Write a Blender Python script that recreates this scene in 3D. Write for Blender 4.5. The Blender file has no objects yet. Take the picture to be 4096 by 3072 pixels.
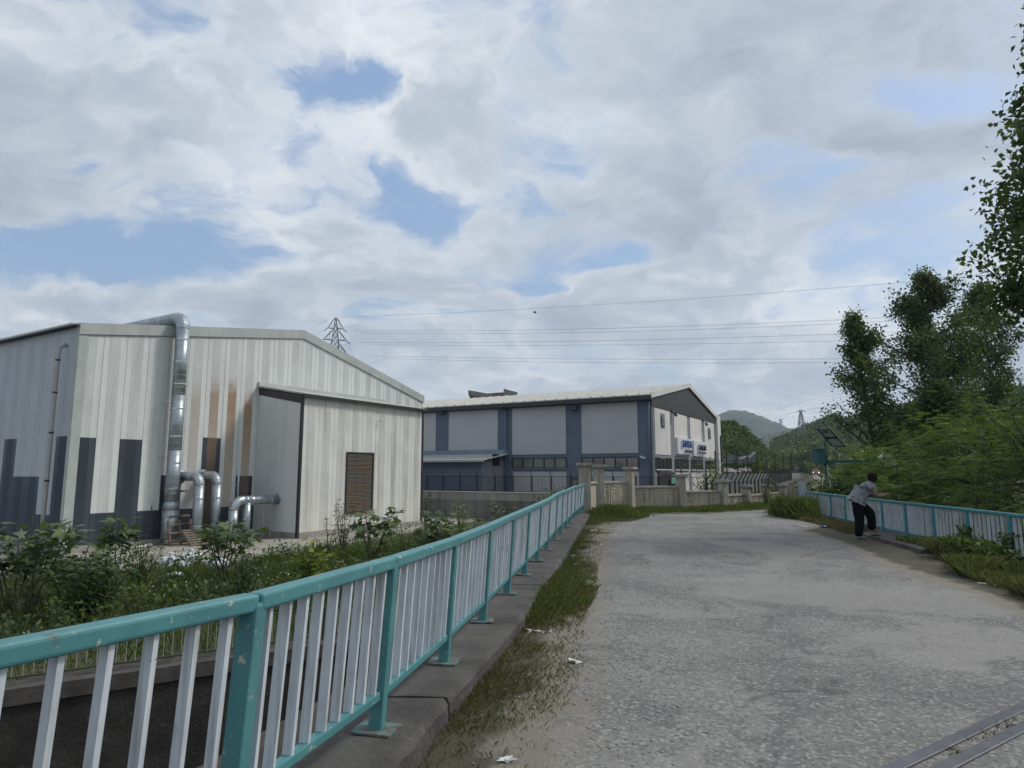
import bpy, math, random
import numpy as np
from mathutils import Vector, Matrix, Quaternion
R = math.radians
random.seed(7); RNG = np.random.default_rng(11)
S = bpy.context.scene
COL = S.collection
# ------------------------------------------------------------------ camera
EYE = 1.68; FPX = 655.0; PITCH = math.atan(88 / 655.0)
cd = bpy.data.cameras.new('camera'); cam = bpy.data.objects.new('camera', cd); COL.objects.link(cam)
cam.location = (0, 0, EYE); cam.rotation_euler = (R(90) + PITCH, 0, 0)
cd.sensor_width = 36.0; cd.lens = FPX / 1024 * 36; cd.clip_start = 0.05; cd.clip_end = 12000
S.camera = cam
# ------------------------------------------------------------------ world
SUNV = Vector((0.80, 0.22, 0.85)).normalized()
W = bpy.data.worlds.new('World'); S.world = W; W.use_nodes = True
nt = W.node_tree; nt.nodes.clear()
def N(t, typ, **kw):
    n = t.nodes.new(typ)
    for k, v in kw.items(): setattr(n, k, v)
    return n
def setin(n, **kw):
    for k, v in kw.items():
        n.inputs[int(k[1:]) if k[0] == 'i' and k[1:].isdigit() else k.replace('_', ' ')].default_value = v
def math_n(t, op, a, b=None, clamp=False):
    n = N(t, 'ShaderNodeMath', operation=op, use_clamp=clamp)
    for i, v in enumerate((a, b)):
        if v is None: continue
        if isinstance(v, (int, float)): n.inputs[i].default_value = v
        else: t.links.new(v, n.inputs[i])
    return n.outputs[0]
def ramp_n(t, fac, stops, interp='LINEAR'):
    n = N(t, 'ShaderNodeValToRGB'); cr = n.color_ramp; cr.interpolation = interp
    while len(cr.elements) < len(stops): cr.elements.new(0.5)
    for e, (p, c) in zip(cr.elements, stops):
        e.position = p; e.color = (c, c, c, 1) if isinstance(c, (int, float)) else (*c, 1)
    t.links.new(fac, n.inputs[0]); return n.outputs[0]
def maprange(t, v, a, b, c=0.0, d=1.0, smooth=True):
    n = N(t, 'ShaderNodeMapRange', interpolation_type='SMOOTHSTEP' if smooth else 'LINEAR')
    for i, x in zip((1, 2, 3, 4), (a, b, c, d)): n.inputs[i].default_value = x
    t.links.new(v, n.inputs[0]); return n.outputs[0]
def noise_n(t, vec, scale, detail=4, rough=0.55, dist=0.0, out=0):
    n = N(t, 'ShaderNodeTexNoise'); n.inputs['Scale'].default_value = scale
    n.inputs['Detail'].default_value = detail; n.inputs['Roughness'].default_value = rough
    n.inputs['Distortion'].default_value = dist
    if vec is not None: t.links.new(vec, n.inputs['Vector'])
    return n.outputs[out]
def mixc(t, fac, a, b, mode='MIX'):
    n = N(t, 'ShaderNodeMix', data_type='RGBA', blend_type=mode)
    for i, v in ((0, fac), (6, a), (7, b)):
        if isinstance(v, (int, float)): n.inputs[i].default_value = v
        elif isinstance(v, tuple): n.inputs[i].default_value = (*v, 1)
        else: t.links.new(v, n.inputs[i])
    return n.outputs[2]
def ray(px, py):
    cx, cy = (px - 512) / FPX, -(py - 384) / FPX
    return Vector((cx, math.cos(PITCH) - cy * math.sin(PITCH), math.sin(PITCH) + cy * math.cos(PITCH)))
def PZ(px, py, z):
    r = ray(px, py); k = (z - EYE) / r.z; return Vector((r.x * k, r.y * k, z))
def PY(px, py, y):
    r = ray(px, py); k = y / r.y; return Vector((r.x * k, y, EYE + r.z * k))

sky = N(nt, 'ShaderNodeTexSky'); sky.sky_type = 'NISHITA'; sky.sun_disc = False
sky.sun_elevation = math.asin(SUNV.z); sky.sun_rotation = math.atan2(SUNV.x, SUNV.y)
sky.air_density = 1.4; sky.dust_density = 2.2; sky.ozone_density = 1.5
bg1 = N(nt, 'ShaderNodeBackground'); bg1.inputs[1].default_value = 0.105
nt.links.new(mixc(nt, 0.6, sky.outputs[0], (1.75, 2.6, 4.1)), bg1.inputs[0])
tc = N(nt, 'ShaderNodeTexCoord'); sx = N(nt, 'ShaderNodeSeparateXYZ'); nt.links.new(tc.outputs['Generated'], sx.inputs[0])
zz = math_n(nt, 'ADD', math_n(nt, 'MAXIMUM', sx.outputs[2], 0.0), 0.30)
cv = N(nt, 'ShaderNodeCombineXYZ')
nt.links.new(math_n(nt, 'DIVIDE', sx.outputs[0], zz), cv.inputs[0]); nt.links.new(math_n(nt, 'DIVIDE', sx.outputs[1], zz), cv.inputs[1])
wn = noise_n(nt, cv.outputs[0], 1.6, 6, 0.52, 0, 1)
vs = N(nt, 'ShaderNodeVectorMath', operation='MULTIPLY_ADD'); nt.links.new(wn, vs.inputs[0]); vs.inputs[1].default_value = (0.5, 0.5, 0.0)
nt.links.new(cv.outputs[0], vs.inputs[2])
wn2 = noise_n(nt, vs.outputs[0], 6.5, 6, 0.6, 0, 1); vs2 = N(nt, 'ShaderNodeVectorMath', operation='MULTIPLY_ADD'); nt.links.new(wn2, vs2.inputs[0]); vs2.inputs[1].default_value = (0.13, 0.13, 0.0)
nt.links.new(vs.outputs[0], vs2.inputs[2]); CV = vs2.outputs[0]
def uv_of(px, py):
    r = ray(px, py).normalized(); k = max(r.z, 0) + 0.30
    return r.x / k + 0.315, r.y / k + 0.315
cov = math_n(nt, 'MULTIPLY_ADD', noise_n(nt, CV, 2.0, 14, 0.625, 0.0), 2.1); cov.node.inputs[2].default_value = -0.47
# breaks in the overcast, each an ellipse on the cloud layer
for (px, py, wpx, hpx, amt) in [(60, 262, 130, 34, .30), (230, 268, 90, 22, .22), (395, 195, 55, 32, .26), (335, 82, 60, 28, .24),
                              (765, 178, 75, 32, .26), (905, 85, 60, 26, .20), (612, 262, 32, 12, .18), (545, 290, 30, 9, .16), (60, 160, 40, 12, .14),
                              (-300, 120, 150, 60, .25), (1350, 160, 150, 50, .22)]:
    u0, v0 = uv_of(px, py); u1, _ = uv_of(px + wpx, py); _, v1 = uv_of(px, py - hpx)
    a = N(nt, 'ShaderNodeVectorMath', operation='SUBTRACT'); nt.links.new(CV, a.inputs[0]); a.inputs[1].default_value = (u0, v0, 0)
    b = N(nt, 'ShaderNodeVectorMath', operation='DIVIDE'); nt.links.new(a.outputs[0], b.inputs[0])
    b.inputs[1].default_value = (abs(u1 - u0), abs(v1 - v0), 1)
    sc_ = N(nt, 'ShaderNodeVectorMath', operation='MULTIPLY'); nt.links.new(b.outputs[0], sc_.inputs[0]); sc_.inputs[1].default_value = (1, 1, 0)
    l = N(nt, 'ShaderNodeVectorMath', operation='LENGTH'); nt.links.new(sc_.outputs[0], l.inputs[0])
    cov = math_n(nt, 'SUBTRACT', cov, maprange(nt, l.outputs[1], 0.2, 1.8, amt * 1.75, 0.0))
cl = maprange(nt, cov, 0.22, 0.56)
tone = noise_n(nt, CV, 1.1, 7, 0.52, 0.2)
fine = noise_n(nt, CV, 6.5, 10, 0.60, 0.0)
tone = math_n(nt, 'ADD', tone, math_n(nt, 'MULTIPLY', math_n(nt, 'SUBTRACT', fine, 0.5), 0.42))
edge = maprange(nt, cov, 0.42, 0.85, 0.16, -0.05)
tone = math_n(nt, 'ADD', tone, edge)
ccol = ramp_n(nt, tone, [(0.26, (0.36, 0.425, 0.51)), (0.42, (0.48, 0.545, 0.63)), (0.56, (0.60, 0.66, 0.73)), (0.76, (0.90, 0.93, 0.96))])
bg2 = N(nt, 'ShaderNodeBackground'); nt.links.new(ccol, bg2.inputs[0]); bg2.inputs[1].default_value = 0.63
mx = N(nt, 'ShaderNodeMixShader'); wo = N(nt, 'ShaderNodeOutputWorld')
nt.links.new(math_n(nt, 'MULTIPLY_ADD' if False else 'MULTIPLY', cl, 0.96), mx.inputs[0])
nt.links.new(bg1.outputs[0], mx.inputs[1]); nt.links.new(bg2.outputs[0], mx.inputs[2]); nt.links.new(mx.outputs[0], wo.inputs[0])
# ------------------------------------------------------------------ sun, exposure
sl = bpy.data.lights.new('sun', 'SUN'); so = bpy.data.objects.new('sun', sl); COL.objects.link(so)
sl.energy = 1.5; sl.angle = R(11); sl.color = (1.0, 0.96, 0.90)
so.rotation_mode = 'QUATERNION'; so.rotation_quaternion = SUNV.to_track_quat('Z', 'Y'); so.location = (20, 5, 30)
S.view_settings.view_transform = 'Standard'; S.view_settings.look = 'None'
S.view_settings.exposure = 0.62; S.view_settings.gamma = 1.0; S.view_settings.use_curve_mapping = False
S.render.engine = 'CYCLES'; S.cycles.use_denoising = True; S.cycles.max_bounces = 5; S.cycles.transparent_max_bounces = 6
S.cycles.volume_bounces = 0; S.cycles.caustics_reflective = False; S.cycles.caustics_refractive = False
# ------------------------------------------------------------------ materials
def material(name, c, c2=None, rough=0.7, scale=3.0, metal=0.0, bump=0.0, bscale=None, detail=6, spec=0.5, contrast=(0.35, 0.65), streak=None, coords='pos', dirt=None, fine=None):
    m = bpy.data.materials.new(name); m.use_nodes = True; t = m.node_tree; b = t.nodes['Principled BSDF']
    b.inputs['Roughness'].default_value = rough; b.inputs['Metallic'].default_value = metal
    b.inputs['Specular IOR Level'].default_value = spec
    if coords == 'pos': V = N(t, 'ShaderNodeNewGeometry').outputs['Position']
    else: V = N(t, 'ShaderNodeTexCoord').outputs['Object']
    col = None
    if c2 is None: c2 = tuple(x * 0.82 for x in c)
    f = ramp_n(t, noise_n(t, V, scale, detail), [(contrast[0], 0.0), (contrast[1], 1.0)])
    col = mixc(t, f, c, c2)
    if streak:   # vertical runs of dirt: (colour, strength, horizontal frequency)
        mp = N(t, 'ShaderNodeMapping'); mp.inputs['Scale'].default_value = (streak[2], streak[2], streak[2] * 0.06); t.links.new(V, mp.inputs[0])
        sf = ramp_n(t, noise_n(t, mp.outputs[0], 1.0, 5, 0.6), [(0.48, 0.0), (0.72, streak[1])])
        col = mixc(t, sf, col, streak[0])
    if dirt:     # blotches: (colour, strength, scale, threshold)
        df = ramp_n(t, noise_n(t, V, dirt[2], 8, 0.65), [(dirt[3], 0.0), (min(dirt[3] + 0.10, 1), dirt[1])])
        col = mixc(t, df, col, dirt[0])
    if fine:     # small speckle: (colour, strength, scale, threshold)
        ff = ramp_n(t, noise_n(t, V, fine[2], 3, 0.6), [(fine[3], 0.0), (min(fine[3] + 0.08, 1), fine[1])])
        col = mixc(t, ff, col, fine[0])
    t.links.new(col, b.inputs['Base Color'])
    if bump:
        bn = N(t, 'ShaderNodeBump'); bn.inputs['Strength'].default_value = min(bump, 1); bn.inputs['Distance'].default_value = 0.02 * max(1, bump)
        t.links.new(noise_n(t, V, bscale or scale * 8, 5), bn.inputs['Height']); t.links.new(bn.outputs[0], b.inputs['Normal'])
    return m
def leafmat(name, stops, trans=0.3, rough=0.55):
    m = bpy.data.materials.new(name); m.use_nodes = True; t = m.node_tree; b = t.nodes['Principled BSDF']
    at = N(t, 'ShaderNodeAttribute'); at.attribute_name = 'v'
    col = ramp_n(t, at.outputs['Fac'], stops)
    b.inputs['Roughness'].default_value = rough; b.inputs['Specular IOR Level'].default_value = 0.35
    t.links.new(col, b.inputs['Base Color'])
    tr = N(t, 'ShaderNodeBsdfTranslucent'); t.links.new(mixc(t, 1.0, col, (1.25, 1.35, 0.55), 'MULTIPLY'), tr.inputs[0])
    ms = N(t, 'ShaderNodeMixShader'); ms.inputs[0].default_value = trans
    t.links.new(b.outputs[0], ms.inputs[1]); t.links.new(tr.outputs[0], ms.inputs[2])
    t.links.new(ms.outputs[0], t.nodes['Material Output'].inputs[0]); return m
M = {}
M['teal'] = material('teal_paint', (0.060, 0.200, 0.215), (0.075, 0.245, 0.255), 0.42, 5, bump=0.05, bscale=60, dirt=((0.10, 0.06, 0.035), 0.8, 8.0, 0.645), fine=((0.46, 0.44, 0.37), 0.95, 17, 0.638), streak=((0.10, 0.20, 0.20), 0.35, 9))
M['teal_r'] = material('blue_green_paint', (0.03, 0.17, 0.21), (0.04, 0.22, 0.25), 0.45, 5, bump=0.05, bscale=60, fine=((0.02, 0.08, 0.09), 0.6, 50, 0.66))
M['bar'] = material('pale_bar_paint', (0.62, 0.67, 0.71), (0.54, 0.58, 0.62), 0.5, 6, streak=((0.20, 0.20, 0.175), 0.75, 16), fine=((0.06, 0.07, 0.07), 0.8, 45, 0.70), dirt=((0.26, 0.25, 0.22), 0.5, 6, 0.60))
M['bar_r'] = material('weathered_bar_paint', (0.42, 0.46, 0.49), (0.33, 0.36, 0.37), 0.55, 5, streak=((0.14, 0.15, 0.12), 0.6, 12), dirt=((0.18, 0.20, 0.15), 0.5, 5, 0.58))
M['rustplate'] = material('rusty_plate', (0.12, 0.22, 0.21), (0.10, 0.055, 0.03), 0.8, 12, bump=0.3, bscale=80)
M['kerb'] = material('kerb_concrete', (0.092, 0.086, 0.078), (0.045, 0.041, 0.037), 0.9, 2.2, bump=0.8, bscale=26, dirt=((0.17, 0.16, 0.145), 0.6, 3.2, 0.60), fine=((0.32, 0.31, 0.29), 0.7, 40, 0.68))
M['bankwall'] = material('stained_concrete', (0.05, 0.044, 0.039), (0.024, 0.021, 0.019), 0.95, 1.5, bump=0.9, bscale=14, dirt=((0.075, 0.068, 0.06), 0.7, 4, 0.58))
M['bankcap'] = material('dark_cap_concrete', (0.10, 0.09, 0.08), (0.05, 0.045, 0.04), 0.95, 2.5, bump=0.6, bscale=20)
M['greenrail'] = material('dark_green_paint', (0.035, 0.05, 0.032), (0.05, 0.05, 0.028), 0.6, 8)
M['palebar'] = material('pale_rod', (0.42, 0.44, 0.40), (0.3, 0.31, 0.27), 0.6, 8)
M['white_panel'] = material('white_cladding', (0.70, 0.72, 0.69), (0.64, 0.66, 0.635), 0.45, 0.7, streak=((0.40, 0.40, 0.37), 0.40, 2.6))
M['shaded_panel'] = material('shaded_cladding', (0.46, 0.50, 0.545), (0.42, 0.455, 0.50), 0.5, 0.6, streak=((0.42, 0.43, 0.44), 0.25, 2.2))  # darker bluer copy of the white cladding; side wall's shade put into colour
M['white_rib'] = material('white_cladding_ribs', (0.68, 0.70, 0.67), (0.61, 0.63, 0.605), 0.5, 0.9, streak=((0.36, 0.36, 0.33), 0.35, 3))
M['dark_panel'] = material('navy_cladding', (0.048, 0.06, 0.078), (0.038, 0.046, 0.06), 0.45, 0.8, streak=((0.10, 0.105, 0.11), 0.45, 2.4))
M['blue_panel'] = material('blue_navy_cladding', (0.035, 0.055, 0.09), (0.03, 0.045, 0.072), 0.4, 0.8)
M['shaded_panel2'] = material('pale_grey_sheet', (0.66, 0.68, 0.68), (0.60, 0.62, 0.62), 0.5, 0.6, streak=((0.42, 0.40, 0.36), 0.3, 2.2), dirt=((0.24, 0.15, 0.08), 0.5, 1.3, 0.70))
M['cream_panel'] = material('weathered_cream_cladding', (0.76, 0.755, 0.70), (0.67, 0.66, 0.61), 0.55, 0.8, streak=((0.36, 0.32, 0.26), 0.45, 2.4), dirt=((0.22, 0.13, 0.06), 0.5, 0.9, 0.66))
M['cream_rib'] = material('weathered_cream_ribs', (0.74, 0.735, 0.685), (0.65, 0.64, 0.59), 0.6, 0.9, streak=((0.24, 0.19, 0.13), 0.55, 3))
def rustmat(name, base, base2, ztop, zbot, strength):
    """cladding with a rust stain that starts at ztop and washes out towards zbot (world heights)"""
    m = material(name, base, base2, 0.6, 0.9); t = m.node_tree; b = t.nodes['Principled BSDF']
    old = b.inputs['Base Color'].links[0].from_socket
    g = N(t, 'ShaderNodeNewGeometry'); s = N(t, 'ShaderNodeSeparateXYZ'); t.links.new(g.outputs['Position'], s.inputs[0])
    wob = math_n(t, 'ADD', s.outputs[2], math_n(t, 'MULTIPLY', noise_n(t, g.outputs['Position'], 3.0, 5), 1.2))
    up = maprange(t, wob, ztop, ztop + 1.3, 1.0, 0.0); dn = maprange(t, s.outputs[2], zbot, ztop, 0.30, 1.0, False)
    f = math_n(t, 'MULTIPLY', math_n(t, 'MULTIPLY', up, dn), strength)
    rc = mixc(t, noise_n(t, g.outputs['Position'], 2.0, 5), (0.46, 0.29, 0.15), (0.27, 0.135, 0.055))
    t.links.new(mixc(t, f, old, rc), b.inputs['Base Color']); return m
M['flash'] = material('grey_green_flashing', (0.44, 0.475, 0.45), (0.38, 0.41, 0.39), 0.5, 1.2, streak=((0.27, 0.27, 0.24), 0.4, 3))
M['black_trim'] = material('black_trim', (0.022, 0.024, 0.028), (0.03, 0.03, 0.03), 0.5, 4)
M['roof'] = material('roof_sheet', (0.48, 0.48, 0.45), (0.38, 0.38, 0.34), 0.5, 1.2, streak=None, dirt=((0.26, 0.25, 0.20), 0.55, 0.8, 0.55))
M['zinc'] = material('galvanised_steel', (0.40, 0.45, 0.47), (0.32, 0.36, 0.38), 0.42, 2.5, metal=0.7, dirt=((0.20, 0.21, 0.20), 0.5, 3, 0.62))
M['zincband'] = material('bright_steel_band', (0.66, 0.69, 0.70), (0.5, 0.53, 0.54), 0.3, 4, metal=0.8)
M['pvc'] = material('grey_pvc', (0.40, 0.41, 0.40), (0.32, 0.33, 0.32), 0.5, 3)
M['rust'] = material('rust', (0.17, 0.085, 0.04), (0.09, 0.045, 0.025), 0.9, 7, bump=0.3)
M['slat'] = material('louvre_slat', (0.15, 0.105, 0.065), (0.12, 0.115, 0.10), 0.65, 1.3, dirt=((0.22, 0.12, 0.06), 0.45, 0.8, 0.52))
M['darkbox'] = material('dark_interior', (0.012, 0.012, 0.012), (0.016, 0.015, 0.013), 0.9, 3)
M['yard'] = material('yard_concrete', (0.35, 0.33, 0.285), (0.26, 0.24, 0.205), 0.9, 0.8, bump=0.3, bscale=12, dirt=((0.17, 0.15, 0.12), 0.6, 1.4, 0.58))
M['wood'] = material('pallet_wood', (0.20, 0.155, 0.12), (0.12, 0.09, 0.07), 0.85, 6, bump=0.3, coords='obj')
M['sack'] = material('white_woven_sack', (0.62, 0.63, 0.66), (0.50, 0.52, 0.56), 0.55, 5, bump=0.5, bscale=22)
M['stucco'] = material('light_grey_render', (0.45, 0.455, 0.465), (0.42, 0.425, 0.435), 0.9, 0.5, bump=0.15, bscale=30)  # on the long factory wall, shade is put into this darker grey
M['stucco_lit'] = material('sunlit_render', (0.70, 0.685, 0.65), (0.63, 0.615, 0.58), 0.9, 0.5, bump=0.15, bscale=30, streak=((0.36, 0.35, 0.33), 0.3, 1.8))  # brighter copy of the render for the gable end, sunlight put into colour
M['blue_render'] = material('slate_blue_render', (0.125, 0.155, 0.205), (0.11, 0.137, 0.185), 0.9, 0.5, bump=0.15, bscale=30)
M['grey_render'] = material('mid_grey_render', (0.24, 0.255, 0.275), (0.21, 0.225, 0.245), 0.9, 0.5, bump=0.15, bscale=30)
M['gable'] = material('charcoal_cladding', (0.034, 0.038, 0.040), (0.028, 0.031, 0.033), 0.55, 0.7)
M['frame'] = material('dark_window_frame', (0.014, 0.016, 0.02), (0.02, 0.02, 0.024), 0.45, 4)
M['sign'] = material('white_sign_board', (0.78, 0.80, 0.82), (0.72, 0.74, 0.77), 0.35, 1)
M['blue_letter'] = material('blue_letter', (0.012, 0.06, 0.26), (0.02, 0.10, 0.34), 0.35, 2)
M['black_letter'] = material('black_letter', (0.012, 0.014, 0.018), (0.02, 0.02, 0.025), 0.4, 2)
M['grey_letter'] = material('steel_letter', (0.10, 0.13, 0.19), (0.16, 0.18, 0.22), 0.35, 2)
M['retain'] = material('grey_retaining_concrete', (0.34, 0.33, 0.30), (0.28, 0.27, 0.245), 0.92, 0.7, bump=0.3, bscale=10, streak=((0.10, 0.095, 0.085), 0.6, 2.0))
M['precast'] = material('precast_concrete', (0.50, 0.455, 0.36), (0.39, 0.355, 0.285), 0.92, 1.0, bump=0.5, bscale=18, streak=((0.075, 0.065, 0.05), 0.8, 5.0), dirt=((0.13, 0.12, 0.09), 0.6, 2.0, 0.6))
M['precast_pillar'] = material('precast_pillar_concrete', (0.41, 0.38, 0.32), (0.31, 0.29, 0.245), 0.92, 1.4, bump=0.5, bscale=18, streak=((0.08, 0.075, 0.06), 0.6, 5.0))
M['fence'] = material('black_fence_paint', (0.014, 0.015, 0.018), (0.02, 0.02, 0.022), 0.5, 6)
M['wire'] = material('steel_wire', (0.16, 0.17, 0.18), (0.12, 0.12, 0.13), 0.5, 6, metal=0.3)
M['cable'] = material('power_cable', (0.10, 0.11, 0.12), (0.08, 0.085, 0.09), 0.7, 3)
M['lattice'] = material('lattice_steel', (0.11, 0.115, 0.12), (0.085, 0.085, 0.09), 0.6, 2)
M['lattice_far'] = material('galvanised_lattice', (0.26, 0.27, 0.28), (0.22, 0.22, 0.23), 0.6, 2)
M['polegreen'] = material('dark_teal_pole', (0.012, 0.075, 0.085), (0.014, 0.09, 0.095), 0.45, 3)
M['solar_back'] = material('solar_panel_back', (0.74, 0.76, 0.78), (0.66, 0.68, 0.70), 0.4, 2.0)
M['solar_cell'] = material('solar_cells', (0.012, 0.018, 0.045), (0.016, 0.024, 0.06), 0.12, 2.0)
M['camwhite'] = material('white_plastic', (0.62, 0.64, 0.66), (0.52, 0.54, 0.56), 0.4, 8)
M['steelbar'] = material('worn_steel_joint', (0.14, 0.14, 0.15), (0.10, 0.10, 0.105), 0.38, 5, metal=0.35, dirt=((0.22, 0.20, 0.17), 0.5, 8, 0.6))
M['soil'] = material('dark_soil', (0.09, 0.075, 0.055), (0.05, 0.042, 0.032), 0.95, 5, bump=0.8, bscale=30)
M['bark'] = material('bark', (0.075, 0.062, 0.048), (0.045, 0.037, 0.03), 0.95, 8, bump=0.6, bscale=30)
M['twig'] = material('twig', (0.06, 0.05, 0.035), (0.075, 0.075, 0.045), 0.9, 8)
M['paper'] = material('paper_litter', (0.70, 0.70, 0.67), (0.55, 0.55, 0.52), 0.8, 12)
M['can'] = material('blue_can', (0.03, 0.045, 0.30), (0.22, 0.24, 0.42), 0.3, 10, metal=0.4)
M['sheet'] = material('pale_blue_sheet', (0.36, 0.42, 0.47), (0.28, 0.33, 0.37), 0.5, 2, streak=((0.15, 0.13, 0.10), 0.6, 4))
M['whitewall'] = material('weathered_white_wall', (0.17, 0.175, 0.175), (0.13, 0.135, 0.135), 0.9, 0.5, streak=((0.16, 0.16, 0.15), 0.6, 1.2))
M['scrap'] = material('scrap_metal', (0.24, 0.25, 0.25), (0.14, 0.135, 0.125), 0.6, 1.5)
M['rock'] = material('rubble', (0.30, 0.28, 0.25), (0.2, 0.19, 0.17), 0.95, 2, bump=0.5)
M['brick'] = material('red_brown_brick', (0.20, 0.105, 0.08), (0.14, 0.08, 0.06), 0.9, 2)
def glass(name, c, rough=0.06):
    m = material(name, c, tuple(x * 1.5 for x in c), rough, 0.6, spec=0.8); return m
M['glass'] = glass('dark_window_glass', (0.035, 0.042, 0.045))
M['glass2'] = glass('reflecting_window_glass', (0.12, 0.125, 0.125))
# ---- asphalt with a dirt weight per vertex
def asphalt():
    m = bpy.data.materials.new('worn_asphalt'); m.use_nodes = True; t = m.node_tree; b = t.nodes['Principled BSDF']
    V = N(t, 'ShaderNodeNewGeometry').outputs['Position']
    big = noise_n(t, V, 0.55, 6, 0.6, 0.4)
    base = mixc(t, ramp_n(t, big, [(0.42, 0.0), (0.60, 1.0)]), (0.205, 0.199, 0.184), (0.158, 0.154, 0.144))
    patch = ramp_n(t, noise_n(t, V, 0.9, 9, 0.68, 0.6), [(0.525, 0.0), (0.545, 1.0)])
    base = mixc(t, math_n(t, 'MULTIPLY', patch, 0.75), base, (0.125, 0.122, 0.118))
    vo = N(t, 'ShaderNodeTexVoronoi'); vo.inputs['Scale'].default_value = 42; t.links.new(V, vo.inputs['Vector'])
    sv = N(t, 'ShaderNodeSeparateColor'); t.links.new(vo.outputs['Color'], sv.inputs[0])
    base = mixc(t, ramp_n(t, sv.outputs[0], [(0.0, 0.62), (0.36, 0.0), (0.79, 0.0), (1.0, 0.55)]), base, mixc(t, ramp_n(t, sv.outputs[1], [(0.49, 0), (0.51, 1)]), (0.07, 0.068, 0.066), (0.38, 0.37, 0.345)))
    base = mixc(t, ramp_n(t, noise_n(t, V, 28, 4, 0.7), [(0.52, 0.0), (0.66, 0.5)]), base, (0.095, 0.093, 0.09))
    wv_ = N(t, 'ShaderNodeVectorMath', operation='MULTIPLY_ADD'); t.links.new(noise_n(t, V, 1.6, 6, 0.6, 0, 1), wv_.inputs[0]); wv_.inputs[1].default_value = (0.9, 0.9, 0); t.links.new(V, wv_.inputs[2])
    ck = N(t, 'ShaderNodeTexVoronoi', feature='DISTANCE_TO_EDGE'); ck.inputs['Scale'].default_value = 0.42; t.links.new(wv_.outputs[0], ck.inputs['Vector'])
    cf = math_n(t, 'MULTIPLY', ramp_n(t, ck.outputs['Distance'], [(0.0, 1.0), (0.012, 0.0)]), ramp_n(t, noise_n(t, V, 0.7, 3), [(0.50, 0.0), (0.60, 0.75)]))
    base = mixc(t, cf, base, (0.05, 0.048, 0.045))
    p2 = ramp_n(t, noise_n(t, V, 0.33, 10, 0.62, 0.8), [(0.52, 0.0), (0.545, 0.55)])
    base = mixc(t, p2, base, (0.25, 0.242, 0.222))
    dv = N(t, 'ShaderNodeAttribute'); dv.attribute_name = 'dirt'
    dn = math_n(t, 'ADD', dv.outputs['Fac'], math_n(t, 'MULTIPLY', math_n(t, 'SUBTRACT', noise_n(t, V, 2.3, 8, 0.66), 0.5), 0.9))
    dcol = mixc(t, noise_n(t, V, 5, 6), (0.235, 0.21, 0.17), (0.15, 0.132, 0.105))
    base = mixc(t, maprange(t, dn, 0.30, 0.62), base, dcol)
    sc = mixc(t, noise_n(t, V, 9, 6), (0.088, 0.078, 0.052), (0.048, 0.045, 0.028))
    base = mixc(t, maprange(t, dn, 0.72, 0.95), base, sc)
    t.links.new(base, b.inputs['Base Color']); b.inputs['Roughness'].default_value = 0.88; b.inputs['Specular IOR Level'].default_value = 0.35
    bn = N(t, 'ShaderNodeBump'); bn.inputs['Strength'].default_value = 0.5; bn.inputs['Distance'].default_value = 0.010
    hh = math_n(t, 'ADD', vo.outputs['Distance'], math_n(t, 'MULTIPLY', noise_n(t, V, 24, 5, 0.7), 1.4))
    t.links.new(hh, bn.inputs['Height']); t.links.new(bn.outputs[0], b.inputs['Normal']); return m
M['asphalt'] = asphalt()
def terrain_mat():
    m = bpy.data.materials.new('ground_cover'); m.use_nodes = True; t = m.node_tree; b = t.nodes['Principled BSDF']
    V = N(t, 'ShaderNodeNewGeometry').outputs['Position']
    c = mixc(t, ramp_n(t, noise_n(t, V, 0.25, 7, 0.65), [(0.35, 0), (0.65, 1)]), (0.045, 0.06, 0.022), (0.10, 0.085, 0.05))
    c = mixc(t, ramp_n(t, noise_n(t, V, 2.5, 6, 0.6), [(0.4, 0), (0.7, 0.7)]), c, (0.035, 0.045, 0.02))
    t.links.new(c, b.inputs['Base Color']); b.inputs['Roughness'].default_value = 0.95
    bn = N(t, 'ShaderNodeBump'); bn.inputs['Strength'].default_value = 0.8; bn.inputs['Distance'].default_value = 0.1
    t.links.new(noise_n(t, V, 3.0, 6), bn.inputs['Height']); t.links.new(bn.outputs[0], b.inputs['Normal']); return m
M['terrain'] = terrain_mat()
M['mountain'] = material('wooded_mountain', (0.032, 0.05, 0.024), (0.06, 0.075, 0.035), 0.95, 0.012, bump=1.0, bscale=0.05, contrast=(0.40, 0.60))
M['water'] = material('river_water', (0.03, 0.035, 0.028), (0.02, 0.024, 0.02), 0.08, 0.3, bump=0.1, bscale=3)
G = lambda a, b, c: [(0.0, a), (0.5, b), (1.0, c)]
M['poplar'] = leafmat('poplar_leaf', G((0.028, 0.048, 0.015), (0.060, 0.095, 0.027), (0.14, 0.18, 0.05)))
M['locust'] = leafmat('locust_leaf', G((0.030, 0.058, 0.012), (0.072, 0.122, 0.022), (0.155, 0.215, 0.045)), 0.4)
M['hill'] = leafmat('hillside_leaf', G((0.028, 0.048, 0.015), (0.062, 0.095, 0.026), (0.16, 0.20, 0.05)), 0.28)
M['fig'] = leafmat('fig_leaf', G((0.042, 0.070, 0.030), (0.078, 0.122, 0.048), (0.15, 0.20, 0.075)), 0.25, 0.5)
M['shrub'] = leafmat('shrub_leaf', G((0.024, 0.044, 0.017), (0.054, 0.090, 0.032), (0.12, 0.165, 0.055)), 0.25, 0.45)
M['lime'] = leafmat('yellow_green_leaf', G((0.05, 0.085, 0.016), (0.13, 0.18, 0.025), (0.26, 0.29, 0.045)), 0.3, 0.45)
M['grass'] = leafmat('grass_blade', G((0.055, 0.082, 0.018), (0.10, 0.135, 0.032), (0.19, 0.19, 0.07)), 0.3, 0.6)
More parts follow.
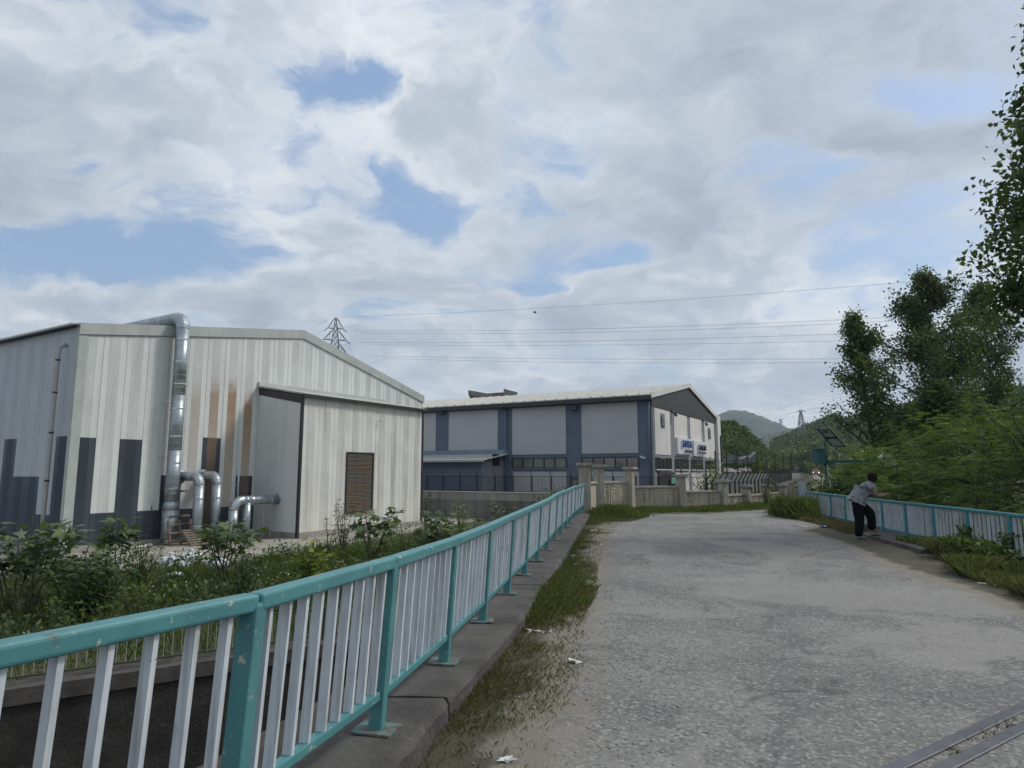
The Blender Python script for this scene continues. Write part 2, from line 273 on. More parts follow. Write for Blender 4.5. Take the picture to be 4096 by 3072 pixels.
M['drygrass'] = leafmat('dry_grass_blade', G((0.055, 0.052, 0.022), (0.115, 0.10, 0.05), (0.24, 0.20, 0.11)), 0.25, 0.7)
M['weed'] = leafmat('weed_leaf', G((0.036, 0.064, 0.014), (0.075, 0.12, 0.024), (0.15, 0.195, 0.045)), 0.3, 0.6)
# ------------------------------------------------------------------ helpers
class MB:
    def __init__(s): s.v = []; s.f = []; s.m = []
    def quad(s, a, b, c, d, m=0):
        n = len(s.v); s.v += [tuple(a), tuple(b), tuple(c), tuple(d)]; s.f.append((n, n + 1, n + 2, n + 3)); s.m.append(m); return s
    def poly(s, pts, m=0):
        n = len(s.v); s.v += [tuple(p) for p in pts]; s.f.append(tuple(range(n, n + len(pts)))); s.m.append(m); return s
    def hexa(s, p, m=0):     # 8 points: bottom 4 ccw, top 4 ccw
        n = len(s.v); s.v += [tuple(q) for q in p]
        for f in ((0, 3, 2, 1), (4, 5, 6, 7), (0, 1, 5, 4), (1, 2, 6, 5), (2, 3, 7, 6), (3, 0, 4, 7)):
            s.f.append(tuple(n + i for i in f)); s.m.append(m)
        return s
    def box(s, x0, x1, y0, y1, z0, z1, m=0):
        return s.hexa([(x0, y0, z0), (x1, y0, z0), (x1, y1, z0), (x0, y1, z0), (x0, y0, z1), (x1, y0, z1), (x1, y1, z1), (x0, y1, z1)], m)
    def bar(s, a, b, w, h, up=(0, 0, 1), m=0):
        a, b = Vector(a), Vector(b); d = (b - a).normalized(); u = Vector(up)
        r = d.cross(u)
        if r.length < 1e-4: r = d.cross(Vector((1, 0, 0)))
        r.normalize(); u = r.cross(d).normalized()
        p = []
        for q in (a, b):
            p.append([q - r * w / 2 - u * h / 2, q + r * w / 2 - u * h / 2, q + r * w / 2 + u * h / 2, q - r * w / 2 + u * h / 2])
        return s.hexa(p[0] + p[1], m)
    def tube(s, path, r, n=8, m=0, cap=True):
        path = [Vector(p) for p in path]; rs = r if isinstance(r, (list, tuple)) else [r] * len(path)
        base = len(s.v); prev = None
        for i, p in enumerate(path):
            d = (path[min(i + 1, len(path) - 1)] - path[max(i - 1, 0)]).normalized()
            if prev is None:
                u = d.cross(Vector((0, 0, 1)))
                if u.length < 1e-3: u = d.cross(Vector((1, 0, 0)))
            else: u = prev - d * prev.dot(d)
            u.normalize(); prev = u; w = d.cross(u)
            for k in range(n):
                a = 2 * math.pi * k / n; s.v.append(tuple(p + (u * math.cos(a) + w * math.sin(a)) * rs[i]))
        for i in range(len(path) - 1):
            for k in range(n):
                a, b = base + i * n + k, base + i * n + (k + 1) % n
                s.f.append((a, b, b + n, a + n)); s.m.append(m)
        if cap:
            s.f.append(tuple(base + k for k in reversed(range(n)))); s.m.append(m)
            e = base + (len(path) - 1) * n; s.f.append(tuple(e + k for k in range(n))); s.m.append(m)
        return s
    def prism(s, poly, z0, z1, m=0):
        n = len(poly); b = len(s.v)
        s.v += [(p[0], p[1], z0) for p in poly] + [(p[0], p[1], (z1(p) if callable(z1) else z1)) for p in poly]
        s.f.append(tuple(b + i for i in reversed(range(n)))); s.m.append(m); s.f.append(tuple(b + n + i for i in range(n))); s.m.append(m)
        for i in range(n):
            j = (i + 1) % n; s.f.append((b + i, b + j, b + n + j, b + n + i)); s.m.append(m)
        return s
    def lathe(s, prof, c=(0, 0, 0), n=12, m=0):
        b = len(s.v)
        for (r, z) in prof:
            for k in range(n):
                a = 2 * math.pi * k / n; s.v.append((c[0] + r * math.cos(a), c[1] + r * math.sin(a), c[2] + z))
        for i in range(len(prof) - 1):
            for k in range(n):
                p, q = b + i * n + k, b + i * n + (k + 1) % n; s.f.append((p, q, q + n, p + n)); s.m.append(m)
        return s
    def mesh(s, name, mats, smooth=False):
        me = bpy.data.meshes.new(name); me.from_pydata(s.v, [], s.f)
        for x in (mats if isinstance(mats, (list, tuple)) else [mats]): me.materials.append(M[x] if isinstance(x, str) else x)
        if max(s.m, default=0) > 0: me.polygons.foreach_set('material_index', s.m)
        if smooth: me.polygons.foreach_set('use_smooth', [True] * len(s.f))
        me.update(); return me
    def build(s, name, mats, parent=None, smooth=False, **kw):
        return link(bpy.data.objects.new(name, s.mesh(name, mats, smooth)), parent, **kw)
def link(o, parent=None, label=None, cat=None, group=None, kind=None, loc=None, rotz=None):
    COL.objects.link(o)
    if parent is not None: o.parent = parent
    if loc is not None: o.location = loc
    if rotz is not None: o.rotation_euler = (0, 0, rotz)
    for k, v in (('label', label), ('category', cat), ('group', group), ('kind', kind)):
        if v: o[k] = v
    return o
def thing(name, label, cat, loc=(0, 0, 0), rotz=0.0, group=None):
    return link(bpy.data.objects.new(name, None), None, label, cat, group, None, loc, rotz)
def inst(name, me, parent, loc=(0, 0, 0), rot=None, scale=None):
    o = bpy.data.objects.new(name, me); COL.objects.link(o); o.parent = parent; o.location = loc
    if rot is not None: o.rotation_euler = rot
    if scale is not None: o.scale = scale
    return o
def bevel(o, w, seg=2):
    md = o.modifiers.new('bevel', 'BEVEL'); md.width = w; md.segments = seg; md.limit_method = 'ANGLE'; return o
def lerp(a, b, t): return a + (b - a) * t
def poly_mesh(name, V, F, mat, vattr=None, attr='v', smooth=False):
    """fast mesh from numpy; F is (n,k) int"""
    me = bpy.data.meshes.new(name); k = F.shape[1]
    me.vertices.add(len(V)); me.vertices.foreach_set('co', np.ascontiguousarray(V, dtype=np.float32).ravel())
    me.loops.add(F.size); me.loops.foreach_set('vertex_index', F.astype(np.int32).ravel())
    me.polygons.add(len(F)); me.polygons.foreach_set('loop_start', np.arange(0, F.size, k, dtype=np.int32))
    me.polygons.foreach_set('loop_total', np.full(len(F), k, dtype=np.int32))
    if smooth: me.polygons.foreach_set('use_smooth', np.ones(len(F), dtype=bool))
    if vattr is not None:
        a = me.attributes.new(attr, 'FLOAT', 'POINT'); a.data.foreach_set('value', np.asarray(vattr, dtype=np.float32))
    me.materials.append(M[mat] if isinstance(mat, str) else mat); me.update(calc_edges=True); return me
def unit(a): return a / np.maximum(np.linalg.norm(a, axis=1, keepdims=True), 1e-9)
def leaves(C, D, L, Wd, shade, tilt=0.6):
    """diamond leaves: centres C, directions D, lengths, widths -> V,F,vattr"""
    n = len(C); D = unit(D); Nn = RNG.normal(size=(n, 3)) * tilt + np.array([0, 0, 1.0]); Sd = unit(np.cross(D, Nn)); Up = np.cross(Sd, D)
    L = np.asarray(L).reshape(-1, 1) * np.ones((n, 1)); Wd = np.asarray(Wd).reshape(-1, 1) * np.ones((n, 1))
    V = np.empty((n, 4, 3)); V[:, 0] = C; V[:, 1] = C + D * L * 0.45 + Sd * Wd * 0.5; V[:, 2] = C + D * L - Up * L * 0.10; V[:, 3] = C + D * L * 0.45 - Sd * Wd * 0.5
    V[:, 1] += Up * Wd * 0.12; V[:, 3] += Up * Wd * 0.12
    F = np.arange(n * 4).reshape(n, 4); return V.reshape(-1, 3), F, np.repeat(np.clip(shade, 0, 1), 4)
def rand_dirs(n, zbias=0.0):
    d = RNG.normal(size=(n, 3)); d[:, 2] += zbias; return unit(d)
# ================================================================== SETTING
YP = [4.1, 5.56, 7.03, 8.57, 10.1, 11.67, 13.3, 15.2, 16.9, 18.55, 20.3, 22.1, 23.4, 25.1]
PXB = [376, 445, 483, 506, 523, 535.5, 544, 553, 558, 563.5, 568, 572, 575, 579]
PYB = [734, 662.5, 621.5, 594, 575, 561, 550, 540, 533, 527.6, 522.7, 518.6, 516, 513]
LPOST = []
for k in range(14):
    Yk = 4.1 + 1.5 * k; zk = EYE - 1.53 * Yk / YP[k]
    LPOST.append(Vector((-0.80 + 0.163 * (Yk - 4.1), Yk, zk + (.02 if k == 0 else 0))))
for k in (0, 1, 2): LPOST.insert(0, Vector((-1.12 - .45 * 1.5 * k, 2.78 - .89 * 1.5 * k, 0.19 + .015 * k)))   # the near end flares outwards
def railx(y): return -0.80 + 0.163 * (y - 4.1) if y > 2.78 else -1.02 + (y - 2.78) * .5
_ly = [p.y for p in LPOST]; _lz = [p.z for p in LPOST]
def kerbz(y): return float(np.interp(y, _ly, _lz))
def roadz(y):
    if y < 4.6: return 0.0
    if y < 27: return (kerbz(y) - 0.15) * min(1, (y - 4.6) / 2)
    return float(np.interp(y, [27, 40, 157, 190, 230], [0.09, -0.02, 0.98, 1.15, 0.6]))
RDIR = Vector((2.25, 13.15, 0)).normalized()
RPOST = [Vector((8.85, 11.85, 0.0)) + RDIR * (1.482 * k) for k in range(-2, 10)]
def rrailx(y): return 8.85 + (y - 11.85) * 2.25 / 13.15
# precast wall pillars: (x, y, panel top to the right, cap top, ground)
WP = [(2.78, 25.3, 1.34, 2.03, 0.2), (5.1, 28.6, 1.08, 1.90, 0.0), (7.55, 29.6, 0.85, 1.59, -0.06), (9.8, 30.8, 0.64, 1.33, -0.1), (11.54, 32.6, 0.58, 1.05, -0.1), (13.25, 34.6, 0.60, 1.04, -0.08), (14.93, 36.6, 0.62, 1.03, -0.04)]
for k in range(1, 16):
    y = 36.6 + .893 * 2.35 * k; z = roadz(y) + 0.0
    WP.append((14.93 + .45 * 2.35 * k, y, z + 0.66 + 0.012 * k, z + 1.08 + 0.012 * k, z))
ASPH = [(-0.3, -6), (0.05, 2), (.12, 4), (.23, 4.7), (.49, 5.9), (.71, 8), (1.16, 10.5), (1.9, 14.4), (2.9, 20.2), (4.3, 24.6), (7.5, 25.2), (10.2, 27.6), (13.6, 32), (17.2, 38), (26, 55.5),
        (68.5, 157), (80, 190), (88, 188), (75.5, 157), (31, 55), (22, 38), (16, 31), (11.6, 25.6), (9.5, 23.2), (8.9, 20), (7.8, 18.5), (7.35, 15.2), (6.6, 11.8), (6.5, 10), (6.0, 8), (5.6, 5), (5.2, -6)]
def poly_sd(P, poly):
    P = np.asarray(P, float); A = np.array(poly, float); B = np.roll(A, -1, 0); d = np.full(len(P), 1e9); ins = np.zeros(len(P), bool)
    for a, b in zip(A, B):
        ab = b - a; t = np.clip(((P - a) @ ab) / (ab @ ab), 0, 1); d = np.minimum(d, np.linalg.norm(P - a - t[:, None] * ab, axis=1))
        c = ((a[1] > P[:, 1]) != (b[1] > P[:, 1])); xi = (b[0] - a[0]) * (P[:, 1] - a[1]) / (b[1] - a[1] + 1e-12) + a[0]; ins ^= c & (P[:, 0] < xi)
    return np.where(ins, -d, d)
# ---- ground under the approach (embankment), road surface
out = [(railx(-7) - 0.3, -7), (railx(12) - .3, 12), (railx(24) - .3, 24)] + [(w[0] - 0.25, w[1] + 0.5) for w in WP[:1]] + [(w[0] - .1, w[1] + 1.2) for w in WP[1:]] + \
      [(34, 75), (52, 112), (72, 157), (86, 190), (98, 186), (84, 154), (48, 74), (27, 38), (19, 29), (rrailx(26) + .4, 26), (rrailx(12) + .4, 12), (rrailx(-7) + .4, -7)]
MB().prism(out, -5.6, lambda p: roadz(p[1]) - 0.38).build('embankment', 'soil', kind='structure')
xs = np.arange(-2.6, 14.01, 0.2); ys = np.arange(-6, 31.01, 0.2)
gx, gy = np.meshgrid(xs, ys); Pq = np.stack([gx.ravel(), gy.ravel()], 1)
sd = poly_sd(Pq, ASPH); rz = np.array([roadz(y) for y in ys]); zq = np.repeat(rz, len(xs))
rough = np.clip(sd + .2, 0, 1); zq = zq + rough * (RNG.random(len(zq)) - .5) * 0.05
tw = np.exp(-((Pq[:, 0] - (1.7 + .16 * (Pq[:, 1] - 4))) / .5) ** 2) * .18
lw = np.exp(-((sd + 0.35) / .55) ** 2) * np.where(Pq[:, 0] < 5, .62, .15)
dirt = np.clip(.40 + sd / np.where(sd > 0, .75, 1.2), 0, 1.15) + tw * 0.35 + lw * .38
nx, ny = len(xs), len(ys); idx = np.arange(nx * ny).reshape(ny, nx)
Fq = np.stack([idx[:-1, :-1], idx[:-1, 1:], idx[1:, 1:], idx[1:, :-1]], -1).reshape(-1, 4)
cc = Pq[Fq].mean(1); keep = (cc[:, 0] > -.80 + .163 * (cc[:, 1] - 4.1) + .2) & (cc[:, 0] < 8.85 + (cc[:, 1] - 11.85) * .171 + .35) | (cc[:, 1] > 25.5) & (cc[:, 0] > 3)
keep &= poly_sd(cc, [(w[0], w[1]) for w in WP[:8]] + [(30, 30), (30, -10), (-10, -10), (-10, 27), (2.7, 25.3)]) < 0
me = poly_mesh('road', np.column_stack([Pq, zq]), Fq[keep], 'asphalt', dirt, 'dirt', True)
link(bpy.data.objects.new('road', me), kind='structure')
# far road strip, 4 mm below the near sheet where they meet
L_ = ASPH[12:17]; R_ = ASPH[21:16:-1]; mb = MB(); vv = []; da = []
for i in range(len(L_)):
    pass
def resample(pl, n):
    pl = np.array(pl, float); s = np.r_[0, np.cumsum(np.linalg.norm(np.diff(pl, axis=0), axis=1))]; t = np.linspace(0, s[-1], n)
    return np.column_stack([np.interp(t, s, pl[:, 0]), np.interp(t, s, pl[:, 1])])
La, Ra = resample(L_, 60), resample(R_, 60)
for a, b in zip(La, Ra):
    for u in np.linspace(-.15, 1.15, 9):
        p = a + (b - a) * u; vv.append((p[0], p[1], roadz(p[1]) - 0.006)); da.append(max(0, abs(u - .5) - .38) * 2.2)
ii = np.arange(60 * 9).reshape(60, 9); Ff = np.stack([ii[:-1, :-1], ii[:-1, 1:], ii[1:, 1:], ii[1:, :-1]], -1).reshape(-1, 4)
link(bpy.data.objects.new('far_road', poly_mesh('far_road', np.array(vv), Ff, 'asphalt', da, 'dirt', True)), kind='structure')
# ---- bank beyond the river wall
BA = Vector((-8.77, 11.81, 0)); BU = Vector((.835, .55, 0)).normalized(); BN = Vector((-BU.y, BU.x, 0))
def bank(t, s): return BA + BU * t + BN * s
def bankz_s(s): return float(np.interp(s, [0, .35, 3, 7, 12], [-2.06, -2.05, -1.9, -1.72, -1.66]))
def bankz(x, y): return bankz_s((Vector((x, y, 0)) - BA).dot(BN))
ts = np.linspace(-30, 75, 106); ss = np.r_[np.linspace(.05, 14, 40), np.linspace(15, 60, 20)]
vv = [tuple(bank(t, s))[:2] + (bankz_s(s) + (RNG.random() - .5) * .06 * (s > .8),) for t in ts for s in ss]
ii = np.arange(len(ts) * len(ss)).reshape(len(ts), len(ss)); Ff = np.stack([ii[:-1, :-1], ii[1:, :-1], ii[1:, 1:], ii[:-1, 1:]], -1).reshape(-1, 4)
link(bpy.data.objects.new('bank_ground', poly_mesh('bank_ground', np.array(vv), Ff, 'terrain', None, 'v', True)), kind='structure')
# river
w0, w1 = bank(-60, 0.2), bank(110, 0.2); mb = MB(); n = -BN * 26
mb.quad((*w0[:2], -4.7), (*(w0 + n)[:2], -4.7), (*(w1 + n)[:2], -4.7), (*w1[:2], -4.7)); mb.build('river', 'water', kind='structure')
# ---- terrain with hills, one sheet to the horizon
def gauss(x, y, cx, cy, ax, ay): return np.exp(-((x - cx) / ax) ** 2 - ((y - cy) / ay) ** 2)
def vnoise(x, y, f):
    return (np.sin(x * f + 1.3 * np.sin(y * f * .7)) + np.sin(y * f * 1.1 + 1.7 * np.sin(x * f * .6 + 2)) + .5 * np.sin((x + y) * f * 2.3) + .5 * np.sin((x - 1.3 * y) * f * 2.9 + 1)) / 3
RC = resample([(15, 35), (28.5, 55), (72, 157), (84, 190), (98, 230)], 120)
def terr(x, y):
    x = np.asarray(x, float); y = np.asarray(y, float); d = np.hypot(x, y)
    z = -5.2 + 4.6 * np.clip((d - 48) / 22, 0, 1)
    far = np.clip((y - 60) / 80, 0, 1)
    h1 = 10.6 * gauss(x, y, 28, 158, 34, 58) + 4 * gauss(x, y, 52, 150, 16, 45)
    h2 = 34 * gauss(x, y, 235, 300, 95, 150) + 9 * gauss(x, y, 190, 380, 40, 90) + 9 * gauss(x, y, 110, 130, 30, 70)
    z = z + far * (h1 + h2) + np.clip((d - 250) / 900, 0, 1) * 14 * (1 + .5 * vnoise(x, y, .008))
    dr = np.min(np.hypot(x[..., None] - RC[:, 0], y[..., None] - RC[:, 1]), -1)
    rp = np.interp(y, [27, 40, 157, 190, 230], [0, -.02, .98, 1.15, .6]) - .14
    k = np.clip((dr - 5) / 12, 0, 1); k = k * k * (3 - 2 * k); k = np.where((y > 30) & (y < 240), k, 1)
    return rp * (1 - k) + z * k
def axis(lo, hi, c0, c1, fine, g=1.14):
    a = list(np.arange(c0, c1 + .01, fine)); s = fine; v = c1
    while v < hi: s *= g; v += s; a.append(v)
    s = fine; v = c0; b = []
    while v > lo: s *= g; v -= s; b.append(v)
    return np.array(b[::-1] + a)
ax_, ay_ = axis(-3500, 3500, -20, 140, 4.0), axis(-900, 3500, 20, 260, 4.0)
X, Y = np.meshgrid(ax_, ay_); Zt = terr(X.ravel(), Y.ravel())
i2 = np.arange(X.size).reshape(X.shape); Ff = np.stack([i2[:-1, :-1], i2[:-1, 1:], i2[1:, 1:], i2[1:, :-1]], -1).reshape(-1, 4)
link(bpy.data.objects.new('terrain', poly_mesh('terrain', np.column_stack([X.ravel(), Y.ravel(), Zt]), Ff, 'terrain', None, 'v', True)), kind='structure')
# ---- far mountain ridges
def ridge(name, prof, dist, depth, bumps, seed):
    rg = np.random.default_rng(seed); nx_ = 220; pxs = np.linspace(prof[0][0], prof[-1][0], nx_); top = np.interp(pxs, [p[0] for p in prof], [p[1] for p in prof])
    V = []; rows = 16
    for j in range(rows):
        u = j / (rows - 1)                      # 0 foot in front, 0.6 crest, 1 back
        y = dist + depth * (u - .6); prf = math.sin(min(u / .6, 1) * math.pi / 2) if u <= .6 else math.cos((u - .6) / .4 * math.pi / 2)
        for i in range(nx_):
            q = PY(pxs[i], top[i], dist); zt = q.z
            V.append((q.x * (y / dist), y, -2 + (zt + 2) * prf + (rg.random() - .5) * bumps * (prf > .1)))
    i2 = np.arange(rows * nx_).reshape(rows, nx_); Ff = np.stack([i2[:-1, :-1], i2[:-1, 1:], i2[1:, 1:], i2[1:, :-1]], -1).reshape(-1, 4)
    return link(bpy.data.objects.new(name, poly_mesh(name, np.array(V), Ff, 'mountain', None, 'v', True)), kind='structure')
ridge('mountain', [(380, 470), (520, 462), (620, 445), (680, 428), (715, 417), (725, 413), (741, 411.5), (750, 413), (756, 415), (762, 418), (771, 422), (778, 424), (785, 428), (795, 433), (806, 437), (822, 440), (860, 442), (940, 430), (1060, 440), (1300, 466)], 1700, 900, 7, 3)
ridge('mountain', [(640, 470), (720, 455), (752, 444), (765, 436), (778, 432.5), (790, 429.5), (800, 429), (808, 433), (817, 441), (835, 446), (880, 450), (960, 465)], 900, 400, 4, 5)
# ---- kerbs
def strip(name, ys_, xl, xr, ztop, drop, mat, jit=0.012):
    mb = MB(); rows = []
    for y in ys_:
        a, b, z = xl(y), xr(y), ztop(y); j = lambda: (random.random() - .5) * 2 * jit
        rows.append([(a, y, z - drop), (a, y, z + j() * .3), ((a + b) / 2, y, z + j() * .4), (b - .035 + j(), y, z + j() * .3 - .004), (b + j(), y, z - .045), (b + .015 + j(), y, z - drop)])
    for p, q in zip(rows[:-1], rows[1:]):
        for i in range(5): mb.quad(p[i], p[i + 1], q[i + 1], q[i])
    mb.poly(rows[0]); mb.poly(rows[-1][::-1])
    return mb.build(name, mat, kind='structure')
jy = [-6, 0.9, 4.72, 9.3, 14.0, 18.6, 22.0, 24.9]       # cast in bays with open joints
for a, b in zip(jy[:-1], jy[1:]):
    strip('kerb', np.arange(a + .012, b - .01, .16).tolist() + [b - .012], lambda y: railx(y) - .28, lambda y: railx(y) + float(np.interp(y, [2.5, 4.6, 7.4, 12], [.24, .27, .38, .41])), kerbz, .7, 'kerb')
strip('kerb', np.arange(13.6, 18.2, .2), lambda y: rrailx(y) - .86 + .0 * y, lambda y: rrailx(y) + .3, lambda y: .13, .6, 'kerb', .02)
strip('kerb', np.arange(-6, 13.6, .3), lambda y: rrailx(y) - .45, lambda y: rrailx(y) + .3, lambda y: .05, .6, 'kerb', .02)
strip('kerb', np.arange(18.2, 26, .3), lambda y: rrailx(y) - .35, lambda y: rrailx(y) + .3, lambda y: .06, .6, 'kerb', .02)
# ---- yards
A0 = Vector((-18.41, 27.4, -1.62)); AX = Vector((.515, .857, 0)); AY = Vector((-.857, .515, 0)); ATH = math.atan2(.857, .515)
def Aw(l, n, z=0): return A0 + AX * l - AY * n + Vector((0, 0, z))
ye = [(-20, 17.5), (-17.4, 20.4), (-13.2, 22.9), (-10.8, 24.2), (-9.7, 25.8), (-8.7, 29), (-7.0, 33.5), (-3.8, 42), (-1, 50), (-22, 62), (-44, 34)]
MB().prism(ye, -2.3, -1.625).build('yard', 'yard', kind='structure')
B0 = PY(651.7, 440, 50.0); B0.z = -0.32; BX = Vector((.495, .869, 0)); BY = Vector((-.869, .495, 0)); BTH = math.atan2(.869, .495)
F0 = Vector((8.86, 41.6, 0)); 
fl = lambda l: F0 + BY * l
yb = [tuple(fl(-4.2))[:2], tuple(fl(45))[:2], (-10, 115), (60, 118), (45, 92), (WP[-1][0] - .5, WP[-1][1] + 1.6), (WP[6][0] - .4, WP[6][1] + 1.6), (WP[4][0] - .6, WP[4][1] + 1.8)]
MB().prism(yb, -3.0, -.32).build('factory_yard', M['bankcap'], kind='structure')

# ================================================================== RAILINGS
def railing(root, posts, top, low, mats, plate, nb, pw=.085, foot=-0.0, tw=.095, th=.085, bw=.078, lean=0.0):
    mp, mbar = mats; LV_ = Vector((.987, -.159, 0)) * lean
    for i, p in enumerate(posts):
        h = pw / 2; po = MB().hexa([(x, y, foot) for x, y in ((-h, -h), (h, -h), (h, h), (-h, h))] + [(x + lean, y, top - th / 2) for x, y in ((-h, -h), (h, -h), (h, h), (-h, h))]).build('post', mp, root, loc=p, rotz=-math.atan(.16)); bevel(po, .012)
        if plate:
            pl = MB().box(-.12, .12, -.10, .10, .004, .016).build('base_plate', 'rustplate', po)
            pl.rotation_euler = (R(random.uniform(-2, 2)), R(random.uniform(-2, 2)), R(random.uniform(-9, 9)))
        if i + 1 < len(posts):
            q = posts[i + 1]; d = (q - p)
            o = MB().bar(p + Vector((0, 0, top - th / 2)) + d * .002 + LV_, p + d * .998 + Vector((0, 0, top - th / 2)) + LV_, tw, th).build('top_rail', mp, root); bevel(o, .016, 3)
            o = MB().bar(p + d * .03 + Vector((0, 0, low)) + LV_ * (low / top), p + d * .97 + Vector((0, 0, low)) + LV_ * (low / top), .055, .05).build('bottom_rail', mp, root); bevel(o, .009)
            for k in range(nb):
                t = (k + .75) / (nb + .5); c = p + d * t; dx = d.normalized()
                a = c + Vector((0, 0, low + .018)) + LV_ * (low / top); b = c + LV_ * .95 + Vector((random.uniform(-.004, .004), random.uniform(-.004, .004), top - th + .01))
                nrm = Vector((dx.y, -dx.x, 0))
                MB().bar(a + Vector((random.uniform(-.004, .004), random.uniform(-.006, .006), 0)), b, .021, .050, up=(nrm + dx * random.uniform(-.12, .12))).build('baluster', mbar, root)
lr = thing('bridge_railing', 'long teal and pale grey steel railing along the left kerb running to the concrete pillar', 'railing')
railing(lr, LPOST + [Vector((2.62, 24.75, .25))], 1.0, .205, ('teal', 'bar'), True, 9, lean=.065, th=.072, tw=.088)
rr = thing('bridge_railing', 'blue-green and pale railing on the far right that the person leans over', 'railing')
railing(rr, RPOST, .96, .205, ('teal_r', 'bar_r'), False, 9, pw=.08, foot=-.1, tw=.08, th=.06)
# steel expansion joint in the road
ej = thing('expansion_joint', 'steel expansion joint of two bars set in the road at bottom right', 'expansion joint')
j0, j1 = Vector((1.55, 3.58, .0)), Vector((5.3, 6.05, -.008)); jd = (j1 - j0).normalized(); jn = Vector((jd.y, -jd.x, 0))
for off in (0, .155): bevel(MB().bar(j0 + jn * off, j1 + jn * off, .085, .03).build('joint_bar', 'steelbar', ej), .006)
MB().bar(j0 + jn * .0775 - Vector((0, 0, .012)), j1 + jn * .0775 - Vector((0, 0, .012)), .06, .012).build('joint_gap', 'soil', ej)
# ---- river wall and its thin railing
rw = thing('river_wall', 'dark stained concrete river wall seen through the left railing', 'wall')
a, b = bank(-22, 0), bank(13.5, 0); mb = MB()
for z0, z1, s0, s1, nm, mt in ((-5.6, -2.30, 0, .5, 'wall_face', 'bankwall'), (-2.30, -2.02, -.06, .56, 'coping', 'bankcap')):
    mb = MB(); n = 60
    for i in range(n):
        t0, t1 = -22 + 35.5 * i / n, -22 + 35.5 * (i + 1) / n; h = lambda: random.uniform(-.012, .012)
        p = [bank(t0, s0), bank(t1, s0), bank(t1, s1), bank(t0, s1)]
        mb.hexa([(q.x, q.y, z0) for q in p] + [(q.x, q.y, z1) for q in p])
    mb.build(nm, mt, rw)
tr = thing('riverside_railing', 'low dark green railing with thin pale rods on top of the river wall', 'railing')
for i in range(17):
    t = -21 + 2.05 * i; p = bank(t, .22)
    po = MB().box(-.025, .025, -.025, .025, -2.02, -1.30).build('post', 'greenrail', tr, loc=(p.x, p.y, 0), rotz=math.atan2(BU.y, BU.x))
    MB().box(-.07, .07, -.07, .07, -2.018, -2.008).build('base_plate', 'rustplate', po)
    if i < 16:
        q = bank(t + 2.05, .22); u = Vector((0, 0, 1))
        MB().bar(p - u * 1.32, q - u * 1.32, .04, .035).build('top_rail', 'greenrail', tr)
        MB().bar(p - u * 1.90, q - u * 1.90, .04, .03).build('bottom_rail', 'greenrail', tr)
        for k in range(1, 13):
            c = p + (q - p) * (k / 13); MB().tube([c - u * 1.89, c - u * 1.33], .006, 5).build('rod', 'palebar', tr)
# ================================================================== FACTORY WITH CLADDING (left)
fa = thing('factory', 'pale corrugated metal factory with dark stepped base panels and rust streaks at left', 'factory', A0, ATH)
WA = Matrix.Translation(A0) @ Matrix.Rotation(ATH, 4, 'Z')
EL, RX, ER, GW = 9.52, 12.0, 8.69, 23.2; RZ = 11.44          # eave left, ridge x, eave right, width, ridge height (above the yard)
def gtop(l): return EL + (RZ - EL) * l / RX if l < RX else RZ + (ER - RZ) * (l - RX) / (GW - RX)
PROF = [(0, -.010), (.012, .0)] + [(.02 + .02 * i, .0) for i in range(1, 3)]
def panel_profile(w):
    p = [(0, -.014), (.010, 0), (.24 * w, 0)]; n = 9; a, b = .25 * w, .75 * w
    for i in range(n):
        s = (b - a) / n; u = a + i * s; p += [(u, 0), (u + .28 * s, .012), (u + .62 * s, .012), (u + .9 * s, 0)]
    return p + [(.76 * w, 0), (w - .010, 0), (w, -.014)]
def panel(parent, name, o, ax, nrm, w, z0, z1a, z1b, mats):
    """ribbed cladding sheet: origin o, along ax, outward nrm, sloping top z1a..z1b"""
    pr = panel_profile(w); mb = MB()
    for (u0, h0), (u1, h1) in zip(pr[:-1], pr[1:]):
        m = 1 if .245 * w < (u0 + u1) / 2 < .755 * w else 0
        f = lambda u, h, z: (o[0] + ax[0] * u + nrm[0] * h, o[1] + ax[1] * u + nrm[1] * h, z)
        mb.quad(f(u0, h0, z0), f(u1, h1, z0), f(u1, h1, lerp(z1a, z1b, u1 / w)), f(u0, h0, lerp(z1a, z1b, u0 / w)), m)
    return mb.build(name, mats, parent)
rust = [rustmat('rust_streak_%d' % i, (0.68, 0.70, 0.67), (0.61, 0.63, 0.605), zt, -1.6, st) for i, (zt, st) in enumerate([(5.6, .40), (6.0, .75), (6.1, .9), (5.5, .95)])]
rustd = rustmat('rust_streak_dark', (0.05, 0.06, 0.075), (0.04, 0.048, 0.06), 5.0, -1.6, .55)
core = MB()
pts = [(0, 0), (RX, 0), (GW, 0)]
